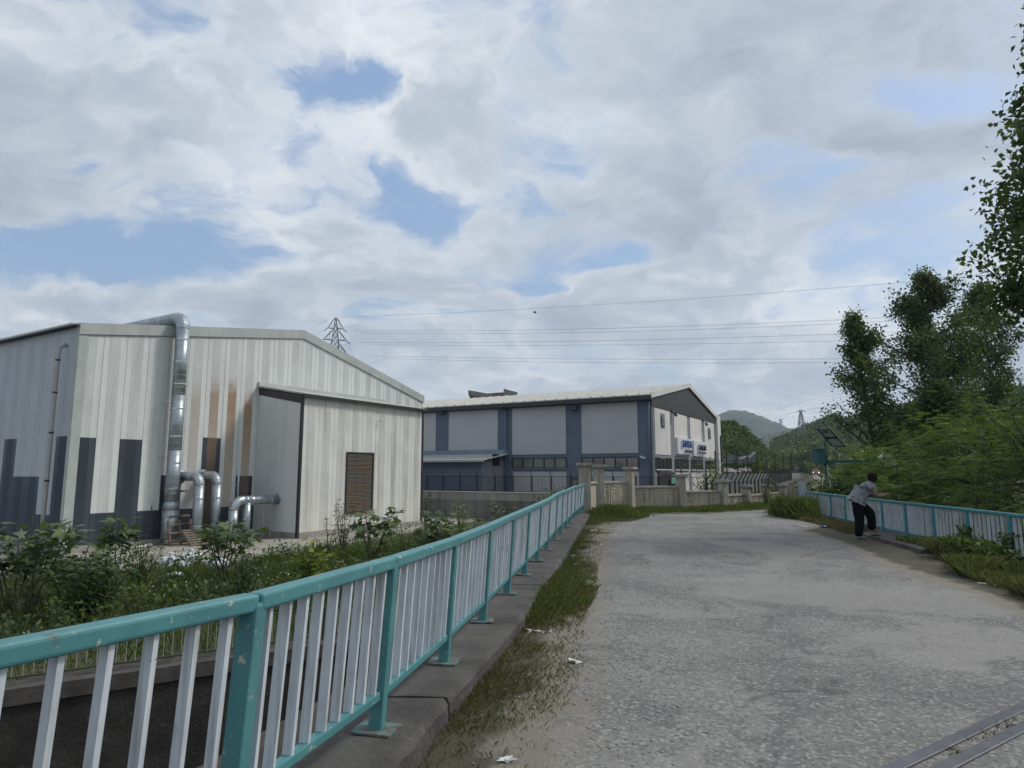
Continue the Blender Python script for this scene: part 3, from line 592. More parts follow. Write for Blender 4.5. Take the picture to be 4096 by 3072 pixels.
# solid core behind the sheets
cz = [(.06, EL - .1), (RX, RZ - .1), (GW - .06, ER - .1)]
for (x0, t0), (x1, t1) in zip(cz[:-1], cz[1:]):
    core.hexa([(x0, .06, 0), (x1, .06, 0), (x1, 29.9, 0), (x0, 29.9, 0), (x0, .06, t0), (x1, .06, t1), (x1, 29.9, t1), (x0, 29.9, t0)])
core.build('wall_core', 'shaded_panel', fa)
dark_h = {0: 6.5, 1: 1.55, 2: 6.35, 3: 1.55, 4: 3.15, 5: 1.55, 6: 5.0, 7: 1.55, 8: 3.1, 9: 1.55}
dark_h[0] = 4.75; dark_h[2] = 4.75
for k in range(24):
    x0 = k * 1.0; x1 = min(x0 + 1.0, GW); w = x1 - x0 - .006
    if w < .1: continue
    dh = dark_h.get(k, 1.5); rib = {5: rust[0], 6: rust[1], 7: rust[2], 8: rust[3]}.get(k, 'white_rib')
    panel(fa, 'wall_panel', (x0 + .003, 0, 0), (1, 0, 0), (0, -1, 0), w, .25, dh, dh, ['dark_panel', rustd if k in (6, 8) else 'dark_panel'])
    if x0 < RX < x1: ta, tb = gtop(x0), gtop(x1)
    panel(fa, 'wall_panel', (x0 + .003, 0, 0), (1, 0, 0), (0, -1, 0), w, dh + .004, gtop(x0), gtop(x1), ['white_panel', rib])
side_h = [4.8, 1.5, 3.1, 3.1, 4.8, 1.5, 3.1, 3.1, 4.8, 1.5, 3.1]
for k, dh in enumerate(side_h):
    y0 = 0.02 + k * 1.2
    panel(fa, 'wall_panel', (0, y0 + 1.197, 0), (0, -1, 0), (-1, 0, 0), 1.194, .25, dh, dh, ['blue_panel', 'blue_panel'])
    panel(fa, 'wall_panel', (0, y0 + 1.197, 0), (0, -1, 0), (-1, 0, 0), 1.194, dh + .004, EL - .05, EL - .05, ['shaded_panel', 'shaded_panel'])
MB().box(-.10, GW, -.10, .0, 0, .25).build('plinth', 'retain', fa)
MB().box(-.10, -.0, .003, 14, 0, .25).build('plinth', 'retain', fa)
MB().box(-.045, .33, -.045, -.022, .2, EL - .02).box(-.045, -.022, -.021, .22, .2, EL - .02).build('corner_trim', 'flash', fa)
# verge flashing in lengths, roof
def verge(x0, x1):
    a, b = gtop(x0), gtop(x1)
    MB().hexa([(x0, -.09, a - .40), (x1, -.09, b - .40), (x1, -.03, b - .40), (x0, -.03, a - .40), (x0, -.09, a + .10), (x1, -.09, b + .10), (x1, .28, b + .10), (x0, .28, a + .10)]).build('verge_flashing', 'flash', fa)
vx = [-.06, 2.9, 5.9, 8.9, RX]
for a, b in zip(vx[:-1], vx[1:]): verge(a, b - .006)
vx = [RX, 14.8, 17.6, 20.4, GW + .05]
for a, b in zip(vx[:-1], vx[1:]): verge(a, b - .006)
MB().hexa([(-.25, .30, EL + .0), (RX, .30, RZ + .0), (RX, 30, RZ + .0), (-.25, 30, EL + .0), (-.25, .30, EL + .09), (RX, .30, RZ + .09), (RX, 30, RZ + .09), (-.25, 30, EL + .09)]).build('roof', 'roof', fa)
MB().hexa([(RX + .01, .30, RZ), (GW + .2, .30, ER), (GW + .2, 30, ER), (RX + .01, 30, RZ), (RX + .01, .30, RZ + .09), (GW + .2, .30, ER + .09), (GW + .2, 30, ER + .09), (RX + .01, 30, RZ + .09)]).build('roof', 'roof', fa)
MB().box(-.28, -.02, -.02, 30, EL - .04, EL - .005).build('gutter', 'black_trim', fa)
dp = MB().tube([(-.06, .95, 8.75), (-.30, .95, 8.6), (-.34, .95, 8.3), (-.34, .95, 3), (-.34, .95, .05)], .085, 10).build('downpipe', 'pvc', fa, True)
for z in (.9, 2.9, 4.9, 6.6, 8.0): MB().lathe([(.092, 0), (.098, .02), (.098, .06), (.092, .08)], (-.34, .95, z), 10).build('pipe_clip', 'black_trim', dp)
# ---- projecting annex
X0, X1, AN = 9.14, 18.9, 3.43; HT, HW = 7.25, 7.9           # eave height, height at the wall
MB().hexa([(X0 + .05, -AN + .05, 0), (X1 - .05, -AN + .05, 0), (X1 - .05, -.03, 0), (X0 + .05, -.03, 0), (X0 + .05, -AN + .05, HT - .06), (X1 - .05, -AN + .05, HT - .06), (X1 - .05, -.03, HW - .1), (X0 + .05, -.03, HW - .1)]).build('annex_core', 'shaded_panel', fa)
LV = (12.35, 14.5, 1.10, 4.40)          # louvre opening x0,x1,z0,z1
k = 0; x = X0 + .10
while x < X1 - .05:
    w = min(1.08, X1 - .02 - x)
    mats = ['cream_panel', 'cream_rib']
    cuts = [(x, x + w)]
    if x + w < LV[0] or x > LV[1]:
        panel(fa, 'annex_panel', (x, -AN, 0), (1, 0, 0), (0, -1, 0), w - .006, .28, HT - .02, HT - .02, mats)
    else:
        panel(fa, 'annex_panel', (x, -AN, 0), (1, 0, 0), (0, -1, 0), w - .006, .28, LV[2], LV[2], mats)
        panel(fa, 'annex_panel', (x, -AN, 0), (1, 0, 0), (0, -1, 0), w - .006, LV[3], HT - .02, HT - .02, mats)
        for a, b in ((x, LV[0]), (LV[1], x + w)):
            if .05 < b - a < w: panel(fa, 'annex_panel', (a, -AN, 0), (1, 0, 0), (0, -1, 0), b - a - .004, LV[2] + .003, LV[3] - .003, LV[3] - .003, mats)
    x += w
for j in range(3):                                             # smooth sheets of the return wall
    y0, y1 = -AN + .02 + j * 1.13, -AN + .02 + (j + 1) * 1.13 - .008
    za, zb = lerp(HT, HW, (y0 + AN) / AN) - .45, lerp(HT, HW, (y1 + AN) / AN) - .45
    MB().hexa([(X0, y0, .28), (X0 + .045, y0, .28), (X0 + .045, y1, .28), (X0, y1, .28), (X0, y0, za), (X0 + .045, y0, za), (X0 + .045, y1, zb), (X0, y1, zb)]).build('return_panel', 'shaded_panel2' if 'shaded_panel2' in M else 'shaded_panel', fa)
MB().hexa([(X0 - .02, -AN, HT - .46), (X0 + .03, -AN, HT - .46), (X0 + .03, -.03, HW - .46), (X0 - .02, -.03, HW - .46), (X0 - .02, -AN, HT - .1), (X0 + .03, -AN, HT - .1), (X0 + .03, -.03, HW - .1), (X0 - .02, -.03, HW - .1)]).build('eaves_gap', 'black_trim', fa)
MB().box(X0 - .03, X0 + .09, -AN - .05, -AN + .10, .05, HT - .02).build('corner_post', 'black_trim', fa)
MB().box(X1 - .02, X1 + .10, -AN - .05, -AN + .12, .05, HT - .05).build('corner_post', 'black_trim', fa)
MB().box(X0 + .1, X1, -AN - .06, -AN + .03, 0, .275).build('plinth', 'rust' if False else 'retain', fa)
MB().box(X0 - .03, X0 + .03, -AN + .10, 0, 0, .275).build('plinth', 'retain', fa)
nn = 10
for i in range(nn):                                            # annex roof sheets
    xa = X0 - .12 + (X1 - X0 + .3) * i / nn; xb = X0 - .12 + (X1 - X0 + .3) * (i + 1) / nn - .01
    MB().hexa([(xa, -AN - .22, HT - .02), (xb, -AN - .22, HT - .02), (xb, -.02, HW - .05), (xa, -.02, HW - .05), (xa, -AN - .22, HT + .06), (xb, -AN - .22, HT + .06), (xb, -.02, HW + .05), (xa, -.02, HW + .05)]).build('annex_roof_sheet', 'roof', fa)
MB().box(X0 - .16, X1 + .2, -AN - .31, -AN - .225, HT - .10, HT + .02).build('annex_gutter', 'black_trim', fa)
for i in range(5):
    xa = X0 - .1 + 2.0 * i; MB().hexa([(xa, -.12, HW - .02), (xa + 1.99, -.12, HW - .02), (xa + 1.99, -.03, HW - .02), (xa, -.03, HW - .02), (xa, -.10, HW + .22), (xa + 1.99, -.10, HW + .22), (xa + 1.99, -.03, HW + .26), (xa, -.03, HW + .26)]).build('annex_flashing', 'flash', fa)
lv = MB().box(LV[0] + .002, LV[1] - .002, -AN - .06, -AN + .06, LV[3] - .07, LV[3] - .002).box(LV[0] + .002, LV[1] - .002, -AN - .06, -AN + .06, LV[2] + .002, LV[2] + .06).box(LV[0] + .002, LV[0] + .06, -AN - .06, -AN + .06, LV[2] + .062, LV[3] - .072).box(LV[1] - .10, LV[1] - .002, -AN - .06, -AN + .06, LV[2] + .062, LV[3] - .072).build('louvre_window', 'black_trim', fa)
MB().box(LV[0] + .07, LV[1] - .11, -AN + .045, -AN + .048, LV[2] + .07, LV[3] - .08).build('louvre_back', 'darkbox', lv)
ns = 44
for i in range(ns):
    z = LV[2] + .09 + (LV[3] - LV[2] - .20) * i / (ns - 1); wob = random.uniform(-.012, .012)
    MB().hexa([(LV[0] + .065, -AN - .045, z - .035 + wob), (LV[1] - .105, -AN - .045, z - .035), (LV[1] - .105, -AN + .03, z + .028), (LV[0] + .065, -AN + .03, z + .028 + wob), (LV[0] + .065, -AN - .045, z - .027 + wob), (LV[1] - .105, -AN - .045, z - .027), (LV[1] - .105, -AN + .03, z + .036), (LV[0] + .065, -AN + .03, z + .036 + wob)]).build('slat', 'slat', lv)
for u in (.35, .67): x = lerp(LV[0], LV[1], u); MB().box(x, x + .02, -AN - .052, -AN - .046, LV[2] + .07, LV[3] - .08).build('louvre_rod', 'slat', lv)
MB().box(12.3, 14.55, -AN - .12, -AN - .02, LV[2] - .07, LV[2] - .002).build('window_sill', 'rust', lv)
ft = thing('wall_light', 'small white lamp on the cream annex wall near its top edge', 'lamp', Aw(14.9, AN + .03, HT - .95), ATH)
MB().tube([(0, 0, 0), (0, -.12, .02), (.02, -.2, -.02)], .025, 6).build('lamp_arm', 'camwhite', ft); MB().lathe([(.0, .03), (.05, .02), (.06, -.05), (0, -.06)], (.02, -.22, -.03), 8).build('lamp_head', 'camwhite', ft, True)
# ---- ducts, in the frame of the wall (x along the gable, -y outwards)
def arc(c, a, b, r, n=7):
    """quarter bend from direction a to direction b, starting at c"""
    a, b = Vector(a), Vector(b); return [Vector(c) + a * r * math.sin(i / n * math.pi / 2) + b * r * (1 - math.cos(i / n * math.pi / 2)) for i in range(n + 1)]
def duct(label, segs, r, cat='duct'):
    d = thing('ventilation_duct', label, cat, A0, ATH, 'galvanised ducts on the clad factory wall')
    for sg in segs:
        nm, path, bands = sg[0], [Vector(p) for p in sg[1]], sg[2]; rr_ = sg[3] if len(sg) > 3 else r
        if nm == 'duct_elbow':                                  # gored bend: each gore a ring with a raised seam
            o = MB(); o.tube(path, rr_, 16, cap=False); e = o.build(nm, 'zinc', d, False)
            for p, q in zip(path[:-1], path[1:]):
                t = (q - p).normalized(); MB().tube([p - t * .008, p + t * .008], rr_ * 1.025, 16).build('seam', 'zincband', e)
        else:
            e = MB().tube(path, rr_, 18).build(nm, 'zinc', d, True)
            a, b = path[0], path[-1]; L = (b - a).length; t = (b - a).normalized(); r0 = rr_ if not isinstance(rr_, list) else max(rr_)
            for k in range(bands):
                p = a + t * L * (k + .5) / bands; MB().tube([p - t * .035, p + t * .035], r0 * 1.035, 18).build('band', 'zincband', e)
            ns_ = int(L / .28)
            for k in range(ns_):
                p = a + t * L * (k + .3) / ns_; MB().tube([p - t * .006, p + t * .006], r0 * 1.012, 18).build('seam', 'zincband', e)
    return d
dx, dn = 4.25, -.52
zt = 10.72
duct('tall galvanised duct rising up the factory wall and bending over its roof', [
    ('duct_base', [(dx, dn, .25), (dx, dn, 1.55)], 0, .36), ('duct_reducer', [(dx, dn, 1.55), (dx, dn, 1.95)], 0, [.36, .36 * .84]),
    ('duct_section', [(dx, dn, 1.95), (dx, dn, 4.3)], 2, .30), ('duct_section', [(dx, dn, 4.3), (dx, dn, 6.9)], 2, .30), ('duct_section', [(dx, dn, 6.9), (dx, dn, zt - .62)], 3, .30),
    ('duct_elbow', arc((dx, dn, zt - .62), (0, 0, 1), (0, 1, 0), .55), 0, .30),
    ('duct_section', [(dx, dn + .55, zt - .07), (dx, dn + 4.9, zt - .07)], 2, .30)], .30)
MB().bar((dx - .5, -.02, 4.0), (dx - .2, dn, 4.0), .03, .03).bar((dx - .5, -.02, 6.5), (dx - .2, dn, 6.5), .03, .03).build('wall_bracket', 'pvc', fa)
duct('left of two galvanised ducts leaving the wall and bending down beside the tall duct', [
    ('wall_flange', [(4.98, -.01, 3.1), (4.98, -.05, 3.1)], 0, .31), ('duct_section', [(4.98, -.03, 3.1), (4.98, -1.05, 3.1)], 0, .22), ('duct_elbow', arc((4.98, -1.05, 3.1), (0, -1, 0), (0, 0, -1), .42), 0, .225),
    ('duct_section', [(4.98, -1.47, 2.68), (4.98, -1.47, .2)], 2, .22)], .22)
duct('right of two galvanised ducts leaving the wall and bending down beside the tall duct', [
    ('wall_flange', [(6.1, -.01, 3.12), (6.1, -.05, 3.12)], 0, .31), ('duct_section', [(6.1, -.03, 3.12), (6.1, -.75, 3.12)], 0, .22), ('duct_elbow', arc((6.1, -.75, 3.12), (0, -1, 0), (0, 0, -1), .42), 0, .225),
    ('duct_section', [(6.1, -1.17, 2.70), (6.1, -1.17, .2)], 2, .22)], .22)
duct('horizontal galvanised duct running from a bend into the annex side wall', [
    ('duct_section', [(9.16, -1.9, 1.92), (7.0, -1.9, 1.92)], 2, .22), ('duct_elbow', arc((7.0, -1.9, 1.92), (-1, 0, 0), (0, 0, -1), .45), 0, .225), ('duct_section', [(6.55, -1.9, 1.47), (6.55, -1.9, .1)], 1, .22),
    ('duct_branch', [(7.3, -1.9, 1.8), (7.3, -1.9, .25)], 1, .2), ('wall_flange', [(9.12, -1.9, 1.92), (9.14, -1.9, 1.92)], 0, .27)], .22)
st = thing('duct_stand', 'two thin pipe legs holding up the horizontal duct by the annex', 'stand', A0, ATH)
for u in (8.3, 8.75): MB().tube([(u, -1.9, 0), (u, -1.9, 1.69)], .025, 6).build('leg', 'pvc', st)
MB().box(8.2, 8.9, -2.0, -1.8, 0, .02).build('foot_plate', 'rust', st)
vp = thing('vent_pipe', 'thin white vertical pipe on the rust-streaked wall by the annex', 'pipe', A0, ATH)
MB().tube([(8.05, -.14, 1.9), (8.05, -.14, 3.45)], .05, 8).build('pipe', 'camwhite', vp, True); MB().box(8.0, 8.1, -.1, 0, 2.6, 2.65).build('clip', 'pvc', vp)
cb = thing('cable_loop', 'black cable loop hanging beside the base of the tall duct', 'cable', A0, ATH)
MB().tube([(3.62, -.06, 1.75), (3.6, -.10, 1.4), (3.68, -.25, .95), (3.85, -.4, .75), (3.95, -.5, .9)], .018, 6).build('cable', 'black_trim', cb); MB().box(3.56, 3.66, -.06, -.02, 1.7, 1.95).build('switch_box', 'camwhite', cb)
# ---- pallets
def pallet(label, o, rx, rz, n=7, w=1.15, l=.95):
    t = thing('wooden_pallet', label, 'pallet', o, rz, 'pallets leaning by the tall duct')
    q = Matrix.Rotation(rx, 4, 'X')
    for i in range(n):
        z = (i + .5) * l / n; p = MB().box(-w / 2 + random.uniform(-.01, .01), w / 2 + random.uniform(-.01, .01), -.012, .012, z - .042, z + .042).build('board', 'wood', t); p.matrix_local = q.copy()
    for xk in (-w / 2 + .05, 0, w / 2 - .05): p = MB().box(xk - .045, xk + .045, .014, .10, 0, l).build('bearer', 'wood', t); p.matrix_local = q.copy()
    for i in (0, 3, 6):
        z = (i + .5) * l / n; p = MB().box(-w / 2, w / 2, .102, .122, z - .045, z + .045).build('board', 'wood', t); p.matrix_local = q.copy()
pallet('slatted wooden pallet leaning at a slant in front of the tall duct', Aw(4.9, 2.05), R(-42), ATH + R(12))
pallet('wooden pallet standing nearly upright behind the slanted pallet', Aw(4.45, 1.25), R(-12), ATH + R(3), 3, 1.2, 1.15)
bd = thing('plank_scrap', 'loose pale boards lying on the concrete by the dark wall', 'boards', Aw(2.6, .7), ATH + R(10))
MB().box(-.6, .6, -.08, .08, .005, .03).build('plank', 'wood', bd); MB().hexa([(-.3, -.15, .031), (.9, .0, .031), (.9, .12, .031), (-.3, -.02, .031), (-.3, -.15, .055), (.9, .0, .12), (.9, .12, .12), (-.3, -.02, .055)]).build('plank', 'paper', bd)
cp = thing('curb_slab', 'low concrete slab stack against the blue side wall', 'slab', A0, ATH)
MB().box(-.9, -.12, 1.3, 3.6, 0, .18).build('slab', 'retain', cp); MB().box(-.8, -.16, 1.4, 3.3, .182, .27).build('slab', 'retain', cp)
# ---- sacks
def sack(label, o, r, h, tie=True, seed=0):
    rg = np.random.default_rng(seed); nu, nv = 18, 12; V = []
    for j in range(nv + 1):
        ph = math.pi * j / nv
        for i in range(nu):
            th = 2 * math.pi * i / nu; k = 1 + .10 * math.sin(3 * th + seed) + .08 * math.sin(5 * th + 2 * seed + j) + rg.uniform(-.035, .035)
            rad = r * max(math.sin(ph), .02) ** .7 * k; V.append((rad * math.cos(th) * 1.15, rad * math.sin(th), h * .5 * (1 - math.cos(ph))))
    ii = np.arange((nv + 1) * nu).reshape(nv + 1, nu); F = []
    for j in range(nv):
        for i in range(nu): F.append((ii[j, i], ii[j, (i + 1) % nu], ii[j + 1, (i + 1) % nu], ii[j + 1, i]))
    t = thing('white_sack', label, 'sack', o, rg.uniform(0, 3), 'white sacks dumped in the grass')
    me = poly_mesh('sack_body', np.array(V), np.array(F), 'sack', None, 'v', True); inst('sack_body', me, t)
    if tie: MB().lathe([(.03, 0), (.05, .05), (.11, .14), (.09, .17), (.02, .12)], (0, 0, h - .06), 9).build('sack_neck', 'sack', t, True)
sk = [('largest tied white sack, topmost of the heap in the grass', 190, 566, .40, .50), ('white sack at the left end of the heap', 170, 566, .30, .38), ('limp white sack just left of the largest sack', 180, 570, .34, .33), ('small white bag half buried in weeds below the heap', 176, 577, .20, .2), ('white sack behind the big fig plant, right of the heap', 216, 570, .36, .42)]
for i, (lb, px, py, r, h) in enumerate(sk): p = PZ(px, py, -1.68); sack(lb, (p.x, p.y, bankz(p.x, p.y) - .03), r, h, i in (0, 1, 4), i + 3)

# ================================================================== RENDERED FACTORY (middle)
fb = thing('factory', 'slate-blue and light grey rendered factory with dark gable and strip windows', 'factory', B0, BTH)
def solveB(px, long_):
    r = ray(px, 440); k = r.x / r.y; d = BY if long_ else BX; return (k * B0.y - B0.x) / (d.x - k * d.y)
def zB(px, py, long_, off=0):
    l = solveB(px, long_); d = BY if long_ else BX; q = B0 + d * l; return PY(px, py, q.y).z - B0.z
c3 = lambda x, y: ((1650 + .5877 * x) / 4, (1480 + .5877 * y) / 4)
c4 = lambda x, y: ((2600 + .3614 * x) / 4, (1500 + .3614 * y) / 4)
HE = zB(*c3(1620, 180), True); GWB = solveB(c4(722, 500)[0], False); RXB = GWB * .52; RZB = zB(*c4(430, 112), False); RXB = solveB(c4(430, 112)[0], False)
HB = zB(*c4(20, 345), False)            # foot of the dark gable cladding
LB = 46.0
core = MB()
for x0, x1, t0, t1 in ((.02, RXB, HE, RZB - .15), (RXB, GWB - .02, RZB - .15, HE)):
    core.hexa([(x0, .02, 0), (x1, .02, 0), (x1, LB, 0), (x0, LB, 0), (x0, .02, t0), (x1, .02, t1), (x1, LB, t1), (x0, LB, t0)])
core.build('wall', 'blue_render', fb)
yl = lambda x: solveB(c3(x, 0)[0], True)
zl = lambda x, y: zB(*c3(x, y), True)
ztop, zpan, zw1, zw0, zpl = HE - .35, zl(1100, 571), zl(1300, 592), zl(1300, 668), zl(1300, 692)
bays = [(1535, 1153), (1045, 680), (580, 247), (158, -190), (-270, -560)]
def lbox(a, b, x0, x1, z0, z1): return MB().box(x0, x1, min(a, b), max(a, b), z0, z1)
for i, (a, b) in enumerate(bays):
    ya, yb_ = yl(a), yl(b)
    lbox(ya, yb_, -.03, .019, zpan, ztop).build('wall_panel', 'stucco', fb)
    lbox(ya, yb_, -.03, .019, .02, zpl).build('plinth_panel', 'stucco', fb)
    if i < 2:
        w = lbox(ya, yb_, -.035, -.031, zw0, zw1).build('window', 'darkbox', fb) if False else lbox(ya, yb_, .0, .021, zw0, zw1).build('window', 'frame', fb)
        lbox(ya - .1, yb_ + .1, -.10, .0, zw0 - .07, zw0 - .004).build('sill', 'grey_render', w)
        nP = 5
        for k in range(nP):
            p0, p1 = lerp(ya, yb_, (k + .06) / nP), lerp(ya, yb_, (k + .94) / nP)
            lbox(p0, p1, -.012, -.003, zw0 + .07, zw1 - .07).build('pane', 'glass2', w)
        for k in range(nP + 1):
            p = lerp(ya, yb_, k / nP); lbox(p - .05, p + .05, -.045, -.016, zw0 + .061, zw1 - .061).build('mullion', 'frame', w)
        lbox(ya, yb_, -.045, -.0, zw1 - .06, zw1).build('frame_head', 'frame', w); lbox(ya, yb_, -.045, -.0, zw0, zw0 + .06).build('frame_foot', 'frame', w)
# gable end
xg = lambda x: solveB(c4(x, 0)[0], False)
gb = [(52, 222), (265, 410), (443, 570), (600, 708)]
zg = lambda px_, py_: zB(*c4(px_, py_), False)
MB().box(0, GWB, -.012, .0, .0, HB).build('end_wall', 'grey_render', fb)
gw1, gw0, gpan, gpl = zg(140, 916), zg(140, 1043), zg(140, 884), zg(100, 1085)
for i, (a, b) in enumerate(gb):
    xa, xb = xg(a), xg(b)
    MB().box(xa, xb, -.05, -.013, gpan, HB - .02).build('wall_panel', 'stucco_lit', fb)
    w = MB().box(xa, xb, -.022, -.0125, gw0, gw1).build('window', 'frame', fb)
    MB().box(xa - .05, xb + .05, -.12, -.013, gw0 - .08, gw0 - .004).build('sill', 'stucco_lit', w)
    for k in range(4):
        p0, p1 = lerp(xa, xb, (k + .1) / 4), lerp(xa, xb, (k + .92) / 4); MB().box(p0, p1, -.032, -.023, gw0 + .08, gw1 - .08).build('pane', 'glass', w)
    for k in range(5):
        p = lerp(xa, xb, k / 4); MB().box(p - .07, p + .07, -.07, -.034, gw0, gw1).build('mullion', 'frame', w)
    if i != 0: MB().box(xa, xb, -.05, -.013, .02, gpl).build('plinth_panel', 'stucco_lit', fb)
dr = MB().box(xg(92), xg(262), -.03, -.0131, .02, gpl + .05).build('doorway', 'darkbox', fb)
MB().box(xg(80), xg(92), -.06, -.0131, .02, gpl + .15).build('door_frame', 'frame', dr)
MB().box(xg(192), xg(246), -.24, -.20, gpl - .85, gpl - .35).build('exit_sign', material('green_exit_sign', (0.10, 0.38, 0.28), (0.14, 0.45, 0.34), 0.4, 2), dr)
MB().poly([(0, -.08, HB), (GWB, -.08, HB), (GWB, -.08, HE), (RXB, -.08, RZB - .1), (0, -.08, HE)]).build('gable_cladding', 'gable', fb)
MB().box(0, GWB, -.079, -.013, HB - .0, HB + .05).build('cladding_foot', 'gable', fb)
for a, b, z0, z1 in ((40, 40, 0, 0),): pass
nr = 46
rs = MB()
for i in range(nr):
    y0 = -.15 + i * (LB + .3) / nr; y1 = y0 + (LB + .3) / nr - .004; h = .10; ym = (y0 + y1) / 2
    mb = MB()
    mb.hexa([(-.45, y0, HE + .05), (RXB, y0, RZB - .02), (RXB, y1, RZB - .02), (-.45, y1, HE + .05), (-.45, y0, HE + .13), (RXB, y0, RZB + .06), (RXB, y1, RZB + .06), (-.45, y1, HE + .13)])
    mb.hexa([(-.45, y1 - .16, HE + .13), (RXB, y1 - .16, RZB + .06), (RXB, y1, RZB + .06), (-.45, y1, HE + .13), (-.45, y1 - .12, HE + .13 + h), (RXB, y1 - .12, RZB + .06 + h), (RXB, y1 - .05, RZB + .06 + h), (-.45, y1 - .05, HE + .13 + h)])
    mb.build('roof_sheet', 'roof', fb)
MB().hexa([(RXB + .005, -.15, RZB - .02), (GWB + .3, -.15, HE), (GWB + .3, LB, HE), (RXB + .005, LB, RZB - .02), (RXB + .005, -.15, RZB + .06), (GWB + .3, -.15, HE + .08), (GWB + .3, LB, HE + .08), (RXB + .005, LB, RZB + .06)]).build('roof', 'roof', fb)
for (x0, z0, x1, z1) in ((-.46, HE, RXB, RZB - .07), (RXB, RZB - .07, GWB + .32, HE - .05)):
    MB().hexa([(x0, -.24, z0 - .16), (x1, -.24, z1 - .16), (x1, -.16, z1 - .16), (x0, -.16, z0 - .16), (x0, -.24, z0 + .28), (x1, -.24, z1 + .28), (x1, -.155, z1 + .28), (x0, -.155, z0 + .28)]).build('verge_flashing', 'stucco_lit', fb)
MB().box(-.62, -.03, -.2, LB, HE - .28, HE + .04).build('gutter', 'black_trim', fb)
for xx, nm in ((640, 'downpipe'), (1617, 'downpipe')):
    p = yl(xx); MB().tube([(-.15, p, HE - .3), (-.15, p, .05)], .10, 8).build(nm, 'blue_render', fb, True)
MB().tube([(-.05, -.12, HB), (-.05, -.12, .05)], .07, 8).build('downpipe', 'grey_render', fb)
MB().box(GWB - .02, GWB + 1.4, -.3, .4, .0, HE + .1).build('end_pier', 'stucco_lit', fb)
MB().box(GWB + .85, GWB + 1.41, -.42, -.31, .0, HB - 1.2).build('pier_panel', 'black_trim', fb)
for (xa, xb, za, zb_) in ((115, 160, 425, 588), (638, 666, 585, 710)):       # louvred vents
    x0, x1 = xg(xa), xg(xb); z1 = zg((xa + xb) / 2, za); z0 = zg((xa + xb) / 2, zb_)
    v = MB().box(x0, x1, -.075, -.051, z0, z1).build('vent', 'grey_render', fb)
    MB().box(x0 + .12, x1 - .12, -.082, -.076, z0 + .15, z1 - .15).build('vent_back', 'darkbox', v)
    for k in range(9):
        z = lerp(z0 + .2, z1 - .25, k / 8); MB().hexa([(x0 + .1, -.15, z - .04), (x1 - .1, -.15, z - .04), (x1 - .1, -.083, z + .05), (x0 + .1, -.083, z + .05), (x0 + .1, -.15, z - .02), (x1 - .1, -.15, z - .02), (x1 - .1, -.083, z + .07), (x0 + .1, -.083, z + .07)]).build('slat', 'grey_render', v)
# flood lamps and cameras on the walls
def wlamp(label, loc, rz, white=False, s=1.0):
    t = thing('wall_camera' if white else 'flood_lamp', label, 'camera' if white else 'lamp', loc, rz, 'cameras on the rendered factory' if white else 'flood lamps on the rendered factory')
    if white:
        MB().tube([(0, 0, 0), (0, -.18 * s, -.02)], .04 * s, 6).build('bracket', 'camwhite', t); MB().bar((0, -.1 * s, -.05 * s), (.25 * s, -.55 * s, -.18 * s), .13 * s, .13 * s).build('camera_body', 'camwhite', t)
    else:
        MB().box(-.14 * s, .14 * s, -.10 * s, 0, .12 * s, .38 * s).build('junction_box', 'grey_render', t)
        MB().tube([(0, -.05 * s, .12 * s), (0, -.22 * s, 0)], .03 * s, 6).build('bracket', 'black_trim', t); MB().hexa([(-.25 * s, -.50 * s, -.35 * s), (.25 * s, -.50 * s, -.35 * s), (.25 * s, -.28 * s, -.40 * s), (-.25 * s, -.28 * s, -.40 * s), (-.22 * s, -.40 * s, .0), (.22 * s, -.40 * s, .0), (.22 * s, -.18 * s, -.05 * s), (-.22 * s, -.18 * s, -.05 * s)]).build('lamp_head', 'black_trim', t)
def lw(y, z, off=.03): return B0 - BX * off + BY * y + Vector((0, 0, z))
def ew(x, z, off=.06): return B0 + BX * x - BY * off + Vector((0, 0, z))
wlamp('flood lamp high on the blue pilaster at the left, near the cream annex', lw(yl(210), zl(210, 275)), BTH - R(90))
wlamp('flood lamp high on the middle blue pilaster between two light panels', lw(yl(1113), zl(1113, 245)), BTH - R(90))
wlamp('flood lamp below the dark gable above the left sign', ew(xg(245), zg(245, 420), .1), BTH, s=.8)
wlamp('flood lamp below the dark gable right of the two signs', ew(xg(590), zg(590, 528), .1), BTH, s=.8)
wlamp('white camera at the upper right corner of the long strip window', lw(yl(1548), zl(1548, 585)), BTH - R(60), True)
wlamp('white camera on the factory corner left of the gable windows', ew(xg(58), zg(58, 895)), BTH, True)
wlamp('white camera at the right end of the gable wall', ew(xg(722), zg(722, 962)), BTH, True)
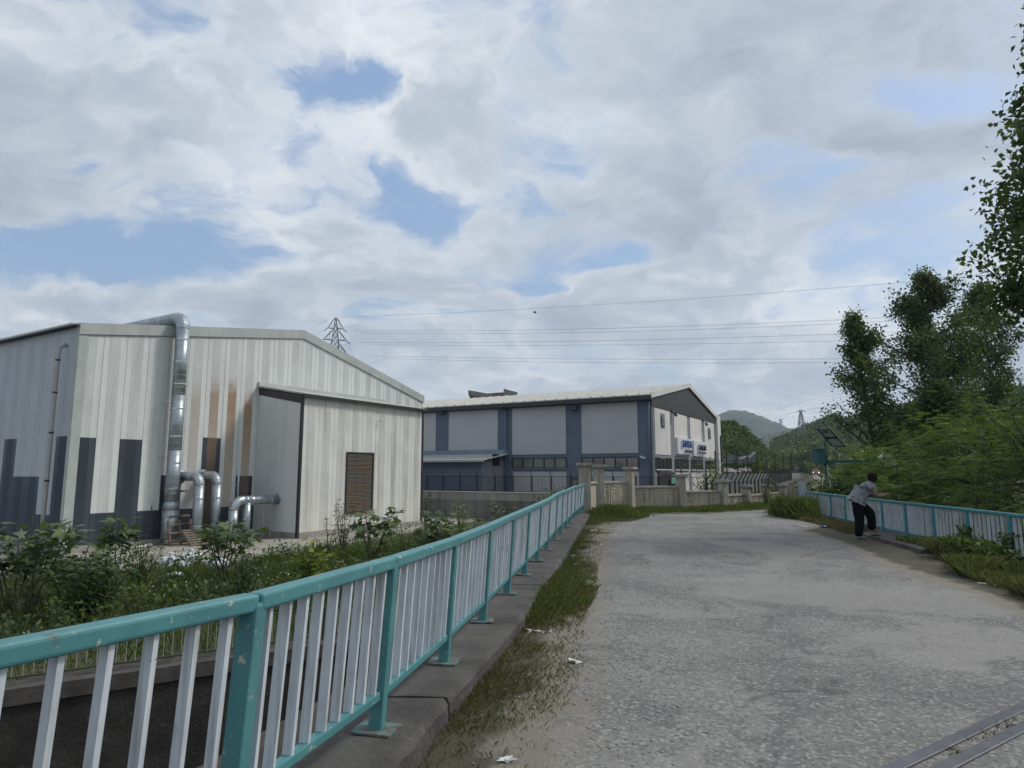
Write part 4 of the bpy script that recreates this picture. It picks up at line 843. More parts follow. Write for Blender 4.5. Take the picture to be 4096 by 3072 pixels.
# ---- lean-to
lt = thing('lean_to', 'slate-blue lean-to with pale corrugated roof against the long factory wall', 'lean-to', B0, BTH)
ya, yb_ = yl(640), yl(-300); dpt = 3.6
zt_, ze_ = zl(600, 575), zl(500, 612) - .15
ym = yl(640) + .0
MB().hexa([(-dpt, ya + .2, 0), (-.04, ya + .2, 0), (-.04, yb_, 0), (-dpt, yb_, 0), (-dpt, ya + .2, ze_), (-.04, ya + .2, zt_ - .05), (-.04, yb_, zt_ - .05), (-dpt, yb_, ze_)]).build('wall', 'blue_render', lt)
MB().box(-dpt + .01, -.05, ya + .17, ya + .198, .0, ze_ - .02).build('end_wall', 'grey_render', lt)
n = 48
mb = MB()
for i in range(n):
    y0 = ya - .25 + (yb_ - ya) * i / n; y1 = ya - .25 + (yb_ - ya) * (i + 1) / n; s = (y1 - y0)
    prof = [(0, 0), (.25, .07), (.55, .07), (.8, 0), (1, 0)]
    for (u0, h0), (u1, h1) in zip(prof[:-1], prof[1:]):
        mb.quad((-dpt - .5, y0 + u0 * s, ze_ + .03 + h0), (-.06, y0 + u0 * s, zt_ + h0), (-.06, y0 + u1 * s, zt_ + h1), (-dpt - .5, y0 + u1 * s, ze_ + .03 + h1))
mb.build('corrugated_roof', 'roof', lt)
MB().box(-.16, -.032, ya - .2, yb_, zt_ - .01, zt_ + .42).build('flashing', material('pale_blue_flashing', (0.20, 0.26, 0.34), (0.17, 0.22, 0.30), 0.5, 1), lt)
MB().hexa([(-dpt - .56, ya - .28, ze_ - .08), (-dpt - .50, ya - .28, ze_ - .08), (-dpt - .50, yb_, ze_ - .08), (-dpt - .56, yb_, ze_ - .08), (-dpt - .56, ya - .28, ze_ + .08), (-dpt - .50, ya - .28, ze_ + .08), (-dpt - .50, yb_, ze_ + .08), (-dpt - .56, yb_, ze_ + .08)]).build('eaves_board', 'flash', lt)
q0 = zl(535, 652); w = MB().box(-2.05, -.95, ya + .12, ya + .169, q0 + .0, q0 + .95).build('window', 'frame', lt); MB().box(-1.95, -1.05, ya + .10, ya + .119, q0 + .1, q0 + .85).build('pane', 'darkbox', w)
# ---- signs with raised letters
def text_mesh(txt, size, ext, mat, spacing=1.0):
    c = bpy.data.curves.new('t', 'FONT'); c.body = txt; c.size = size; c.extrude = ext; c.align_x = 'CENTER'; c.align_y = 'CENTER'; c.offset = 0; c.space_character = spacing
    o = bpy.data.objects.new('t', c); COL.objects.link(o); dg = bpy.context.evaluated_depsgraph_get(); me = bpy.data.meshes.new_from_object(o.evaluated_get(dg)); bpy.data.objects.remove(o)
    me.materials.clear(); me.materials.append(M[mat]); return me
def sign(label, xa, xb, ya_, yb__, lines):
    x0, x1 = xg(xa), xg(xb); z1, z0 = zg((xa + xb) / 2, ya_), zg((xa + xb) / 2, yb__); w, h = x1 - x0, z1 - z0
    t = thing('wall_sign', label, 'sign', ew((x0 + x1) / 2, (z0 + z1) / 2, .07), BTH)
    MB().box(-w / 2, w / 2, -.18, 0, -h / 2, h / 2).build('board', 'sign', t)
    for txt, sz, u, v, mt, ch in lines:
        cur = 0; me = text_mesh(txt, sz * h, .04, mt, 1.12); xsz = max(p.co.x for p in me.vertices) - min(p.co.x for p in me.vertices)
        o = inst('lettering', me, t, (u * w, -.32, v * h), (R(90), 0, 0)); k = ch * w / xsz; o.scale = (k, 1, 1)
sign('white sign with raised blue letters on the gable wall, left of the two signs', 275, 425, 700, 880, [('SiMYA', .62, .06, .12, 'blue_letter', .66), ('MAKINE', .24, .20, -.30, 'grey_letter', .58)])
sign('white sign with raised black letters on the gable wall, right of the two signs', 457, 580, 735, 900, [('SAFiR', .52, .10, .06, 'black_letter', .68), ('OTOMOTIV', .16, .08, -.27, 'grey_letter', .72)])
# ---- roof monitors of the building behind
rm = thing('roof_monitor', 'low brick rooftop structure with white cheeks rising behind the long factory roof', 'rooftop structure')
a, b = PY(*c3(398, 140), 78), PY(*c3(715, 152), 78); zb_ = a.z - 4.5
c_, d_ = PY(*c3(620, 128), 78), PY(*c3(620, 165), 78)
MB().hexa([(a.x, 78, zb_), (d_.x, 78, zb_), (d_.x, 84, zb_), (a.x, 84, zb_), (a.x, 78, a.z - .5), (d_.x, 78, a.z - .2), (d_.x, 84, a.z - .2), (a.x, 84, a.z - .5)]).build('wall', 'brick', rm)
MB().hexa([(d_.x + .01, 77.9, zb_), (b.x, 77.9, zb_), (b.x, 84, zb_), (d_.x + .01, 84, zb_), (d_.x + .01, 77.9, c_.z), (b.x, 77.9, b.z), (b.x, 84, b.z), (d_.x + .01, 84, c_.z)]).build('cheek_wall', 'whitewall', rm)
MB().hexa([(a.x - .3, 77.5, a.z - .52), (a.x + 1.6, 77.5, a.z - 1.0), (a.x + 1.6, 84, a.z - 1.0), (a.x - .3, 84, a.z - .52), (a.x - .3, 77.5, a.z), (a.x + 3.6, 77.5, a.z - .7), (a.x + 3.6, 84, a.z - .7), (a.x - .3, 84, a.z)]).build('cheek_wall', 'whitewall', rm)
# ================================================================== PERIMETER WALLS AND FENCES
pwall = thing('precast_wall', 'weathered precast concrete panel wall with capped pillars along the bend', 'wall')
def pillar(x, y, z0, z1, w, rz, parent):
    p = MB().box(-w / 2, w / 2, -w / 2, w / 2, z0 - .3, z1 - .16).build('pillar', 'precast_pillar', parent, loc=(x, y, 0), rotz=rz); bevel(p, .02)
    MB().box(-w / 2 - .04, w / 2 + .04, -w / 2 - .04, w / 2 + .04, z1 - .158, z1 - .10).box(-w / 2 - .09, w / 2 + .09, -w / 2 - .09, w / 2 + .09, z1 - .099, z1).build('pillar_cap', 'precast_pillar', p)
    return p
def wpanel(a, b, z0, z1, parent, detail):
    a, b = Vector((a[0], a[1], 0)), Vector((b[0], b[1], 0)); L = (b - a).length; rz = math.atan2(b.y - a.y, b.x - a.x); h = z1 - z0
    p = MB().box(.17, L - .17, .05, .12, z0 - .3, z1 - .10).build('panel', 'precast', parent, loc=a, rotz=rz)
    bevel(MB().box(.16, L - .16, -.01, .18, z1 - .098, z1 - .03).box(.16, L - .16, .02, .15, z1 - .0295, z1).build('coping', 'precast_pillar', p), .01)
    MB().box(.17, L - .17, .02, .17, z0 - .32, z0 + .06).build('footing', 'precast_pillar', p)
    if not detail: return
    w = (L - .34) / 3; zb, zt2 = z0 + .14, z1 - .17
    for i in range(3):
        x0 = .17 + i * w + .05; x1 = x0 + w - .10; f = MB(); t = .035
        f.box(x0, x1, .022, .049, zt2 - t, zt2).box(x0, x1, .022, .049, zb, zb + t).box(x0, x0 + t, .022, .049, zb + t, zt2 - t).box(x1 - t, x1, .022, .049, zb + t, zt2 - t)
        a0, a1, c0, c1 = x0 + .11, x1 - .11, zb + .10, zt2 - .16
        f.box(a0, a1 - .06, .03, .049, c1 - .02, c1).box(a1 - .02, a1, .03, .049, c0, c1 - .07).bar((a1 - .065, .04, c1 - .01), (a1 - .01, .04, c1 - .07), .02, .018, up=(0, 1, 0)).box(a0, a1 - .021, .03, .049, c0, c0 + .02)
        if i == 1:
            cx, cz = (a0 + a1) / 2, (c0 + c1) / 2; n = 16; pts = [(cx + (a1 - a0) * .26 * math.cos(2 * math.pi * k / n), cz + (c1 - c0) * .34 * math.sin(2 * math.pi * k / n)) for k in range(n)]
            for k in range(n): p0, p1 = pts[k], pts[(k + 1) % n]; f.bar((p0[0], .04, p0[1]), (p1[0], .04, p1[1]), .022, .025, up=(0, 1, 0))
            f.box(cx - .05, cx + .05, .035, .049, cz - .12, cz + .12)
        else:
            for sx_ in (-.19, .19):
                cx, cz = (a0 + a1) / 2 + sx_ * (a1 - a0), lerp(c0, c1, .42); q = .085; hh = .12
                f.box(cx - q, cx + q, .03, .049, cz + hh - .02, cz + hh).box(cx - q, cx + q, .03, .049, cz - hh, cz - hh + .02).box(cx - q, cx - q + .02, .03, .049, cz - hh + .02, cz + hh - .02).box(cx + q - .02, cx + q, .03, .049, cz - hh + .02, cz + hh - .02)
        f.build('relief_frame', 'precast', p)
pillar(WP[0][0], WP[0][1], WP[0][4], WP[0][3], .40, 0.1, pwall)
pillar(3.55, 27.2, .0, 1.98, .36, .3, pwall); wpanel((2.9, 25.4), (3.55, 27.2), .1, 1.30, pwall, False)
for i, wq in enumerate(WP[1:], 1):
    nx_ = WP[i + 1] if i + 1 < len(WP) else None; rz = math.atan2(wq[1] - WP[i - 1][1], wq[0] - WP[i - 1][0])
    pillar(wq[0], wq[1], wq[4], wq[3], .32, rz, pwall)
    if nx_: wpanel(wq, nx_, wq[4] + .02, wq[2], pwall, i < 9)
wpanel((3.55, 27.2), WP[1], .02, 1.30, pwall, True)
# ---- concrete retaining wall with mesh fence
rt = thing('retaining_wall', 'grey board-marked concrete retaining wall below the black mesh fence', 'wall')
TOPZ = .27
def seg_wall(a, b, z0, z1, th):
    a, b = Vector(a), Vector(b); L = (b - a).length; rz = math.atan2(b.y - a.y, b.x - a.x)
    p = MB().box(0, L - .015, 0, th, z0, z1).build('wall_bay', 'retain', rt, loc=(a.x, a.y, 0), rotz=rz)
    MB().box(0, L - .004, -.05, th + .05, z1 + .001, z1 + .06).build('coping', 'stucco', p)
for k in range(13):
    l1, l0 = 3.6 * k - 3.6, 3.6 * (k + 1) - 3.6; seg_wall(fl(l0), fl(l1), -3.0, TOPZ - .06, .3)
fe = thing('mesh_fence', 'black mesh fence with cranked posts and razor wire along the retaining wall', 'fence')
def fence_post(x, y, z0, h, out, parent, arm=.38):
    o = Vector((out[0], out[1], 0)).normalized()
    return MB().bar((x, y, z0), (x, y, z0 + h), .06, .06, up=(1, 0, 0)).bar((x, y, z0 + h - .01), (x + o.x * arm * .6, y + o.y * arm * .6, z0 + h + arm), .05, .05, up=(1, 0, 0)).build('fence_post', 'fence', parent)
outB = -BX
mesh_k = None
for k in range(31):
    l = -3.3 + 1.5 * k; p = fl(l) + BX * .15; fence_post(p.x, p.y, TOPZ, 1.16, (-BY)[:2] if False else (outB.x - .9 * BY.x * -1 * 0, outB.y), fe)
    if k == 30: break
    q = fl(l + 1.5) + BX * .15; u = Vector((0, 0, 1)); d = (q - p); n = d.normalized()
    fr = MB()
    a0, a1 = p + n * .07, q - n * .07
    for z in (.06, 1.10): fr.bar(a0 + u * (TOPZ + z), a1 + u * (TOPZ + z), .035, .035)
    fr.bar(a0 + u * (TOPZ + .06), a0 + u * (TOPZ + 1.1), .035, .035, up=(1, 0, 0)).bar(a1 + u * (TOPZ + .06), a1 + u * (TOPZ + 1.1), .035, .035, up=(1, 0, 0))
    fo = fr.build('panel_frame', 'fence', fe)
    ms = MB()
    for i in range(1, 11): z = TOPZ + .06 + 1.04 * i / 11; ms.bar(a0 + u * z, a1 + u * z, .006, .006)
    for i in range(1, 12): c = a0 + (a1 - a0) * (i / 12); ms.bar(c + u * (TOPZ + .06), c + u * (TOPZ + 1.1), .006, .006, up=(1, 0, 0))
    ms.build('wire_mesh', 'fence', fo)
    cw = []
    for i in range(0, 61):
        t = i / 60; c = p + d * t + outB * .14 + u * (TOPZ + 1.40); a = t * 2 * math.pi * 6; cw.append(c + n * .12 * math.sin(a * 1.0) * 0 + u * .17 * math.sin(a) + outB * .17 * math.cos(a))
    MB().tube(cw, .006, 3, cap=False).build('razor_wire', 'wire', fo)
f2 = thing('picket_fence', 'row of tall black cranked fence posts behind the precast wall along the road', 'fence')
pl = np.concatenate([resample([(9.3, 31.8), (11.2, 33.5), (12.9, 35.5), (14.5, 37.4)], 15), resample([(14.9, 38.6), (19.5, 48.0), (24.5, 58)], 17)])
prev = None
for i, p in enumerate(pl):
    z0 = float(np.interp(p[1], [30, 40, 54], [-.25, -.1, .15])); q = pl[min(i + 1, 31)]; t = q - p if i < 31 else p - pl[30]; t = t / np.linalg.norm(t)
    fence_post(p[0], p[1], z0, 1.42, (1.0, .1), f2, .42)
    if prev is not None and i % 2 == 0:
        for z in (.75, 1.35): MB().bar((*prev[:2], prev[2] + z), (p[0], p[1], z0 + z), .03, .03).build('fence_rail', 'fence', f2)
        prev = (p[0], p[1], z0)
    elif prev is None: prev = (p[0], p[1], z0)
# ---- far white wall with chain fence, rubble and scrap
ww = thing('boundary_wall', 'weathered white boundary wall with a wire fence behind the black fence posts', 'wall')
def c6(x, y): return ((2850 + .3315 * x) / 4, (1580 + .3315 * y) / 4)
wl = [(40, 952, 985, 66), (400, 948, 980, 70), (760, 946, 985, 75), (960, 940, 1010, 80), (1085, 940, 985, 100)]
wl = [(PY(*c6(a, t), d), PY(*c6(a, b), d)) for a, t, b, d in wl]
for (t0, b0), (t1, b1) in zip(wl[:-1], wl[1:]):
    MB().hexa([(t0.x, t0.y, -.6), (t1.x, t1.y, -.6), (t1.x, t1.y + .3, -.6), (t0.x, t0.y + .3, -.6), tuple(t0), tuple(t1), (t1.x, t1.y + .3, t1.z), (t0.x, t0.y + .3, t0.z)]).build('wall_bay', 'whitewall', ww)
for k in range(9):
    u = k / 8; t0 = wl[0][0].lerp(wl[3][0], u); MB().bar(t0, t0 + Vector((0, 0, 2.3)), .10, .10, up=(1, 0, 0)).build('fence_post', 'fence', ww)
for z in (.6, 1.3, 2.0): MB().bar(wl[0][0] + Vector((0, .1, z)), wl[3][0] + Vector((0, .1, z)), .05, .05).build('fence_rail', 'fence', ww)
rh = thing('rubble_heap', 'heap of pale rocks on top of the bank behind the white boundary wall', 'rubble')
for i in range(16):
    q = PY(*c6(random.uniform(100, 520), random.uniform(905, 928)), 78 + random.uniform(0, 8)); r = random.uniform(.3, .8)
    nV = []; 
    o = MB().lathe([(.05, 0), (r, .1 * r), (r * 1.05, .45 * r), (r * .6, .85 * r), (.05, r)], (0, 0, 0), 7)
    o.v = [(x * random.uniform(.8, 1.2), y * random.uniform(.8, 1.2), z * random.uniform(.85, 1.15)) for x, y, z in o.v]
    rb = o.build('rock', 'rock', rh, loc=(q.x, q.y, q.z - .5 * r))
for i, (x0, x1, y0, y1, tl) in enumerate([(85, 240, 770, 825, .1), (262, 335, 725, 815, -.35), (350, 440, 770, 825, .5), (395, 440, 735, 790, 0), (470, 530, 740, 830, .9)]):
    a, b = PY(*c6(x0, y1), 92 + i), PY(*c6(x1, y0), 92 + i); w, h = b.x - a.x, b.z - a.z
    t = thing('scrap_heap', ['low heap of grey corrugated scrap at the foot of the wooded hill', 'leaning stack of corrugated scrap sheets below the hill', 'slanting crumpled scrap sheets right of the leaning stack', 'blue-grey metal hopper on top of the scrap', 'broken pale frame at the right end of the scrap'][i], 'scrap metal', (a.x, a.y, a.z))
    for k in range(7):
        z = h * k / 7; j = random.uniform(-.3, .3)
        MB().hexa([(j, 0, z), (w + j, .2, z + tl * .8), (w + j, 1.6, z + tl * .8), (j, 1.6, z), (j, 0, z + .12), (w + j, .2, z + tl * .8 + .12), (w + j, 1.6, z + tl * .8 + .12), (j, 1.6, z + .12)]).build('sheet', 'sheet' if i == 3 else 'scrap', t)
# ---- pale sheet at the end of the right railing
sh = thing('metal_sheet', 'pale blue corrugated metal sheet standing by the end of the right railing', 'sheet')
a, b = PY(799.5, 508, 26.0), PY(805.5, 481, 26.0); mb = MB(); n = 6
for i in range(n):
    x0, x1 = lerp(a.x, b.x + .02, i / n), lerp(a.x, b.x + .02, (i + 1) / n); o = .025 * (i % 2)
    mb.hexa([(x0, 26 + o, -.1), (x1, 26.025 - o, -.1), (x1, 26.04 - o, -.1), (x0, 26.015 + o, -.1), (x0, 26 + o, b.z), (x1, 26.025 - o, b.z - .03), (x1, 26.04 - o, b.z - .03), (x0, 26.015 + o, b.z)])
mb.build('sheet_face', 'sheet', sh); MB().box(b.x - .02, b.x + .04, 26.045, 26.1, -.1, b.z - .1).build('support_post', 'rust', sh)
# ---- clutter behind the mesh fence
cl_ = [('black bin behind the mesh fence by the downpipe', 'bin', 1085, 835, .7, .9, 'black_trim'), ('glassy grey tank behind the mesh fence', 'tank', 1150, 830, 1.0, 1.5, 'glass2'), ('low pale crate behind the mesh fence', 'crate', 1310, 845, 1.2, .6, 'stucco'), ('dark framed cart behind the mesh fence', 'cart', 1400, 845, 1.5, .9, 'stucco')]
for lb, ct, x, y, w, h, mt in cl_:
    px, py = c3(x, 800); r = ray(px, py); Yq = 48.5 - (px - 470) * .03; q = PY(px, py, Yq); t = thing('yard_' + ct, lb, ct, (q.x, Yq, -.32), BTH + R(90))
    bevel(MB().box(-w / 2, w / 2, -.4, .4, .12, h).build('body', mt, t), .05); MB().box(-w / 2 - .03, w / 2 + .03, -.43, .43, h + .001, h + .06).build('rim', 'black_trim', t)
    for sx_ in (-1, 1): MB().tube([(sx_ * w * .35, -.3, .09), (sx_ * w * .35, .3, .09)], .09, 8).build('wheel' if ct in ('bin', 'cart') else 'foot', 'black_trim', t)

# ================================================================== POLE WITH SOLAR PANEL
pp = PY(828, 497, 27.3); PB = Vector((pp.x, 27.3, 0.0))
def pz(px, py): q = PY(px, py, 27.3); return Vector((q.x - PB.x, 0, q.z))
sp = thing('camera_pole', 'dark teal pole with tilted solar panel, cabinet and camera arm beyond the right railing', 'pole', PB)
zc = lambda x, y: pz((2800 + .452 * x) / 4, (1500 + .452 * y) / 4)
top = zc(1118, 610).z
MB().tube([(0, 0, -.2), (0, 0, zc(1118, 790).z)], .085, 12).build('pole', 'polegreen', sp, True)
MB().tube([(0, 0, zc(1118, 790).z), (0, 0, top)], .07, 12).build('pole_top', 'polegreen', sp, True)
MB().lathe([(.11, 0), (.11, .04)], (0, 0, zc(1118, 795).z), 12).build('collar', 'polegreen', sp)
c0, c1 = zc(1018, 785), zc(1110, 660); bx_ = bevel(MB().box(c0.x, c1.x - .10, -.22, .22, c0.z, c1.z).build('cabinet', 'polegreen', sp), .012)
MB().box(c0.x - .03, c1.x - .07, -.25, .25, c1.z + .001, c1.z + .03).build('cabinet_roof', 'polegreen', bx_); MB().box(c1.x - .099, -.06, -.15, .15, c0.z + .1, c1.z - .1).build('cabinet_mount', 'black_trim', bx_)
ar0, ar1 = zc(1135, 768), zc(1600, 760); MB().bar((.07, 0, ar0.z), (ar1.x, 0, ar1.z), .09, .10).build('arm', 'polegreen', sp)
b0, b1 = zc(1150, 640), zc(1335, 755); MB().bar((b0.x, 0, b0.z), (b1.x, 0, b1.z), .05, .05).build('brace', 'sheet', sp)
# solar panel: parallelogram in view = rectangle tilted and turned
dep = 1.15
def zd(x, y, dy): q = PY((2800 + .452 * x) / 4, (1500 + .452 * y) / 4, 27.3 + dy); return Vector((q.x - PB.x, dy, q.z))
s00, s10, s01, s11 = zd(1040, 478, -dep / 2), zd(1147, 478, -dep / 2), zd(1170, 628, dep / 2), zd(1285, 632, dep / 2)
P4 = [Vector((s00.x, -dep * .5, s00.z)), Vector((s10.x, -dep * .5, s10.z)), Vector((s11.x, dep * .5, s11.z)), Vector((s01.x, dep * .5, s01.z))]
nrm = (P4[1] - P4[0]).cross(P4[3] - P4[0]).normalized(); nrm = nrm if nrm.z > 0 else -nrm
sol = MB().hexa([p for p in P4] + [p + nrm * .03 for p in P4]).build('solar_panel', 'solar_back', sp)
MB().hexa([p + nrm * .031 for p in P4] + [p + nrm * .036 for p in P4]).build('solar_cells', 'solar_cell', sol)
cyc = P4 + [P4[0]]
for a, b in zip(cyc[:-1], cyc[1:]): MB().bar(a + nrm * .012, b + nrm * .012, .045, .055, up=nrm).build('panel_frame', 'frame', sol)
MB().bar(P4[0].lerp(P4[3], .48) - nrm * .02, P4[1].lerp(P4[2], .48) - nrm * .02, .08, .03, up=nrm).build('panel_rail', 'frame', sol)
cen = (P4[0] + P4[2]) / 2 * .5 + (P4[0] + P4[3]) * .25; MB().tube([(0.0, 0, top - .05), (.03, 0, top + .15), (cen.x - .02, cen.y, cen.z - .02)], .04, 8).build('panel_mount', 'polegreen', sp)
jb = P4[0].lerp(P4[1], .5).lerp(P4[3].lerp(P4[2], .5), .1); MB().box(jb.x - .1, jb.x + .1, jb.y - .06, jb.y + .06, jb.z - .08, jb.z - .02).build('junction_box', 'black_trim', sol)
MB().tube([jb - Vector((0, 0, .05)), jb + Vector((.10, -.1, -.25)), (cen.x - .1, -.05, cen.z - .15), (0, -.08, top)], .012, 5).build('cable', 'black_trim', sol)
def cctv(label, path, body, parent_loc):
    t = thing('surveillance_camera', label, 'camera', parent_loc, 0, 'cameras on the pole arm')
    MB().tube(path, .035, 6).build('bracket', 'camwhite', t); a, b = Vector(body[0]), Vector(body[1])
    o = MB().bar(a, b, .13, .12).build('camera_body', 'camwhite', t); bevel(o, .015); d = (b - a).normalized()
    MB().tube([b, b + d * .02], .05, 10).build('lens', 'black_trim', o); MB().bar(a + Vector((0, 0, .075)), b + d * .06 + Vector((0, 0, .075)), .16, .02).build('sun_shield', 'camwhite', o)
def cw_(x, y): q = zc(x, y); return PB + q
o = PB + Vector((ar1.x, 0, ar1.z)); rel = lambda x, y, yy=0: zc(x, y) - Vector((ar1.x, 0, ar1.z)) + Vector((0, yy, 0))
cctv('white bullet camera tilted up at the left of the arm end', [(0, 0, 0), rel(1615, 760), rel(1612, 750)], (rel(1578, 742, -.1), rel(1612, 718, .1)), o)
cctv('grey bullet camera standing behind the others on the arm end', [(0, 0, 0), rel(1660, 775, .1), rel(1665, 745, .15)], (rel(1648, 725, .2), rel(1692, 722, .1)), o)
cctv('white camera pointing down at the right of the arm end', [(0, 0, 0), rel(1640, 775), rel(1665, 790), rel(1700, 778)], (rel(1690, 772, 0), rel(1728, 795, -.1)), o)

# ================================================================== CAR
cp_ = PY(816, 475.4, 150); cz = roadz(150)
car = thing('car', 'small red car with lit headlights coming down the far road', 'car', (cp_.x, 150, cz), math.atan2(-102, -43))
redm = material('red_car_paint', (0.33, 0.012, 0.016), (0.28, 0.01, 0.014), 0.25, 2); blk = M['black_trim']; gl = M['glass']
lamp = bpy.data.materials.new('headlight'); lamp.use_nodes = True; lb_ = lamp.node_tree.nodes['Principled BSDF']; lb_.inputs['Emission Color'].default_value = (1, .95, .85, 1); lb_.inputs['Emission Strength'].default_value = 2.0; M['redcar'] = redm; M['lampglow'] = lamp
secs = [(-2.05, .60, .30, .72), (-1.95, .74, .22, .86), (-1.2, .85, .2, .93), (0, .87, .2, .94), (1.2, .85, .2, .88), (1.85, .78, .2, .74), (2.1, .62, .26, .62)]
mb = MB(); rings = []
for x, hw, zb, zt3 in secs: rings.append([(x, -hw, zb), (x, -hw * 1.02, (zb + zt3) / 2), (x, -hw * .92, zt3), (x, hw * .92, zt3), (x, hw * 1.02, (zb + zt3) / 2), (x, hw, zb)])
for p, q in zip(rings[:-1], rings[1:]):
    for i in range(6): j = (i + 1) % 6; mb.quad(p[i], q[i], q[j], p[j])
mb.poly(rings[0]); mb.poly(rings[-1][::-1]); body = mb.build('body', 'redcar', car, True)
MB().hexa([(-1.75, -.74, .86), (1.15, -.74, .88), (1.15, .74, .88), (-1.75, .74, .86), (-1.35, -.58, 1.38), (.35, -.58, 1.42), (.35, .58, 1.42), (-1.35, .58, 1.38)]).build('cabin_glass', 'glass', car)
MB().hexa([(-1.4, -.6, 1.385), (.38, -.6, 1.425), (.38, .6, 1.425), (-1.4, .6, 1.385), (-1.25, -.5, 1.44), (.25, -.5, 1.47), (.25, .5, 1.47), (-1.25, .5, 1.44)]).build('roof', 'redcar', car)
for x in (-1.3, 1.3):
    for y in (-.78, .78):
        wl_ = MB().tube([(x, y - .1, .31), (x, y + .1, .31)], .31, 14).build('wheel', 'black_trim', car); MB().tube([(x, y - .11, .31), (x, y + .11, .31)], .19, 10).build('rim', 'camwhite', wl_)
for y in (-.58, .58): MB().tube([(2.0, y, .62), (2.1, y, .62)], .10, 10).build('headlight', 'lampglow', car)
MB().box(2.08, 2.13, -.4, .4, .33, .48).build('grille', 'black_trim', car); MB().box(2.131, 2.14, -.25, .25, .36, .46).build('number_plate', 'camwhite', car)
for y in (-.95, .95): MB().box(.75, .9, y - .1, y + .1, .9, 1.02).build('mirror', 'redcar', car)

# ================================================================== PYLONS AND POWER LINES
def pylon(label, base, H, bw, arms, mat, th, parent_rot=0.0):
    t = thing('pylon', label, 'pylon', base, parent_rot); waist = H * .82
    def half(z): return lerp(bw / 2, bw * .16, min(z / waist, 1)) if z < waist else lerp(bw * .16, .06, (z - waist) / (H - waist))
    mb = MB(); cs = ((-1, -1), (1, -1), (1, 1), (-1, 1)); lv = [0]; z = 0
    while z < H * .97: z += max(half(z) * 1.7, H * .035); lv.append(min(z, H))
    for z0, z1 in zip(lv[:-1], lv[1:]):
        a, b = half(z0), half(z1)
        for i in range(4):
            p, q = cs[i], cs[(i + 1) % 4]
            mb.bar((p[0] * a, p[1] * a, z0), (p[0] * b, p[1] * b, z1), th, th, up=(1, 0, 0))
            mb.bar((p[0] * a, p[1] * a, z0), (q[0] * b, q[1] * b, z1), th * .6, th * .6, up=(1, 0, 0)).bar((q[0] * a, q[1] * a, z0), (p[0] * b, p[1] * b, z1), th * .6, th * .6, up=(1, 0, 0))
            mb.bar((p[0] * b, p[1] * b, z1), (q[0] * b, q[1] * b, z1), th * .6, th * .6)
    mb.build('lattice_tower', mat, t); tips = []
    for z, span in arms:
        a = half(z); h = H * .035
        for s_ in (-1, 1):
            am = MB(); tip = (s_ * span, 0, z)
            for y in (-1, 1): am.bar((s_ * a, y * a, z), tip, th * .8, th * .8).bar((s_ * a, y * a, z + h * 1.6), tip, th * .8, th * .8)
            for k in (.3, .6): am.bar((lerp(s_ * a, s_ * span, k), a * (1 - k), z), (lerp(s_ * a, s_ * span, k), -a * (1 - k), z + h * 1.6 * (1 - k)), th * .5, th * .5)
            am.build('cross_arm', mat, t); tips.append(tip)
            MB().tube([tip, (tip[0] + s_ * .35, -.6, z - H * .012), (tip[0] + s_ * .9, -1.2, z - H * .02)], th * .7, 5).build('insulator', 'wire', t)
    return t, tips
D1 = 175.0; p1 = PY(336, 315, D1); H1 = p1.z + 3
py1, tips = pylon('large dark lattice pylon rising behind the clad factory roof', (p1.x, D1, -3), H1, 6.4, [(H1 - (H1 * 0 + (PY(336, 315, D1).z - PY(336, 328.5, D1).z)), 2.1), (PY(336, 340, D1).z + 3, 3.0), (PY(336, 353.5, D1).z + 3, 3.3)], 'lattice', .16, R(18))
def power_line(label, pts, r, sag=None):
    q = [PY(px, py, y) for px, py, y in pts]; ts_ = np.linspace(0, 1, 40); X_ = np.array([(v.x, v.y, v.z) for v in q]); par = np.array([0] + list(np.cumsum(np.linalg.norm(np.diff(X_[:, :2], axis=0), axis=1)))); par /= par[-1]
    deg = min(2, len(q) - 1); P_ = [np.polyval(np.polyfit(par, X_[:, i], 1 if i < 2 else deg), ts_) for i in range(3)]
    t = MB().tube(list(zip(*P_)), r, 4).build('power_line', 'cable', None, label=label, cat='power line', group='cables strung between the pylons'); return t
Z = 150.0
lines = [('topmost earth wire running right from the peak of the large pylon', [(337, 315), (535, 312.5), (812.5, 289.8), (909, 281), (1024, 271)]),
         ('upper cable of the highest pair strung right of the large pylon', [(349, 329), (560, 332.3), (812.5, 321.7), (909, 316), (1024, 308)]),
         ('lower cable of the highest pair strung right of the large pylon', [(357, 331.3), (560, 335.5), (812.5, 325.7), (909, 320.2), (1024, 312)]),
         ('upper cable of the middle pair strung right of the large pylon', [(356, 341), (560, 344), (812.5, 335.7), (909, 331.1), (1024, 325)]),
         ('lower cable of the middle pair strung right of the large pylon', [(366, 343.3), (560, 347.5), (812.5, 342.5), (909, 339), (1024, 334)]),
         ('upper cable of the lowest pair strung right of the large pylon', [(366, 354.5), (560, 360.5), (812.5, 360), (909, 357.9), (1024, 355)]),
         ('lower cable of the lowest pair strung right of the large pylon', [(380, 357), (560, 364), (812.5, 363.3), (909, 361.2), (1024, 358)])]
for lb, pts in lines: power_line(lb, [(a, b, lerp(D1, 120, (a - 337) / 687)) for a, b in pts], .024)
power_line('earth wire dropping left from the pylon peak behind the factory roof', [(335, 315, D1), (318, 325, 160), (296, 337, 145)], .022)
power_line('cable dropping left from the upper pylon arm behind the factory roof', [(325, 330, D1), (312, 338, 160), (290, 350, 150)], .022)
power_line('cable slanting down right from the upper pylon arm to the roof slope', [(343, 330, D1), (349, 345, 150), (356, 366, 130)], .02)
power_line('cable slanting down right from the middle pylon arm to the roof slope', [(346, 342, D1), (349, 352, 155), (351, 362, 140)], .02)
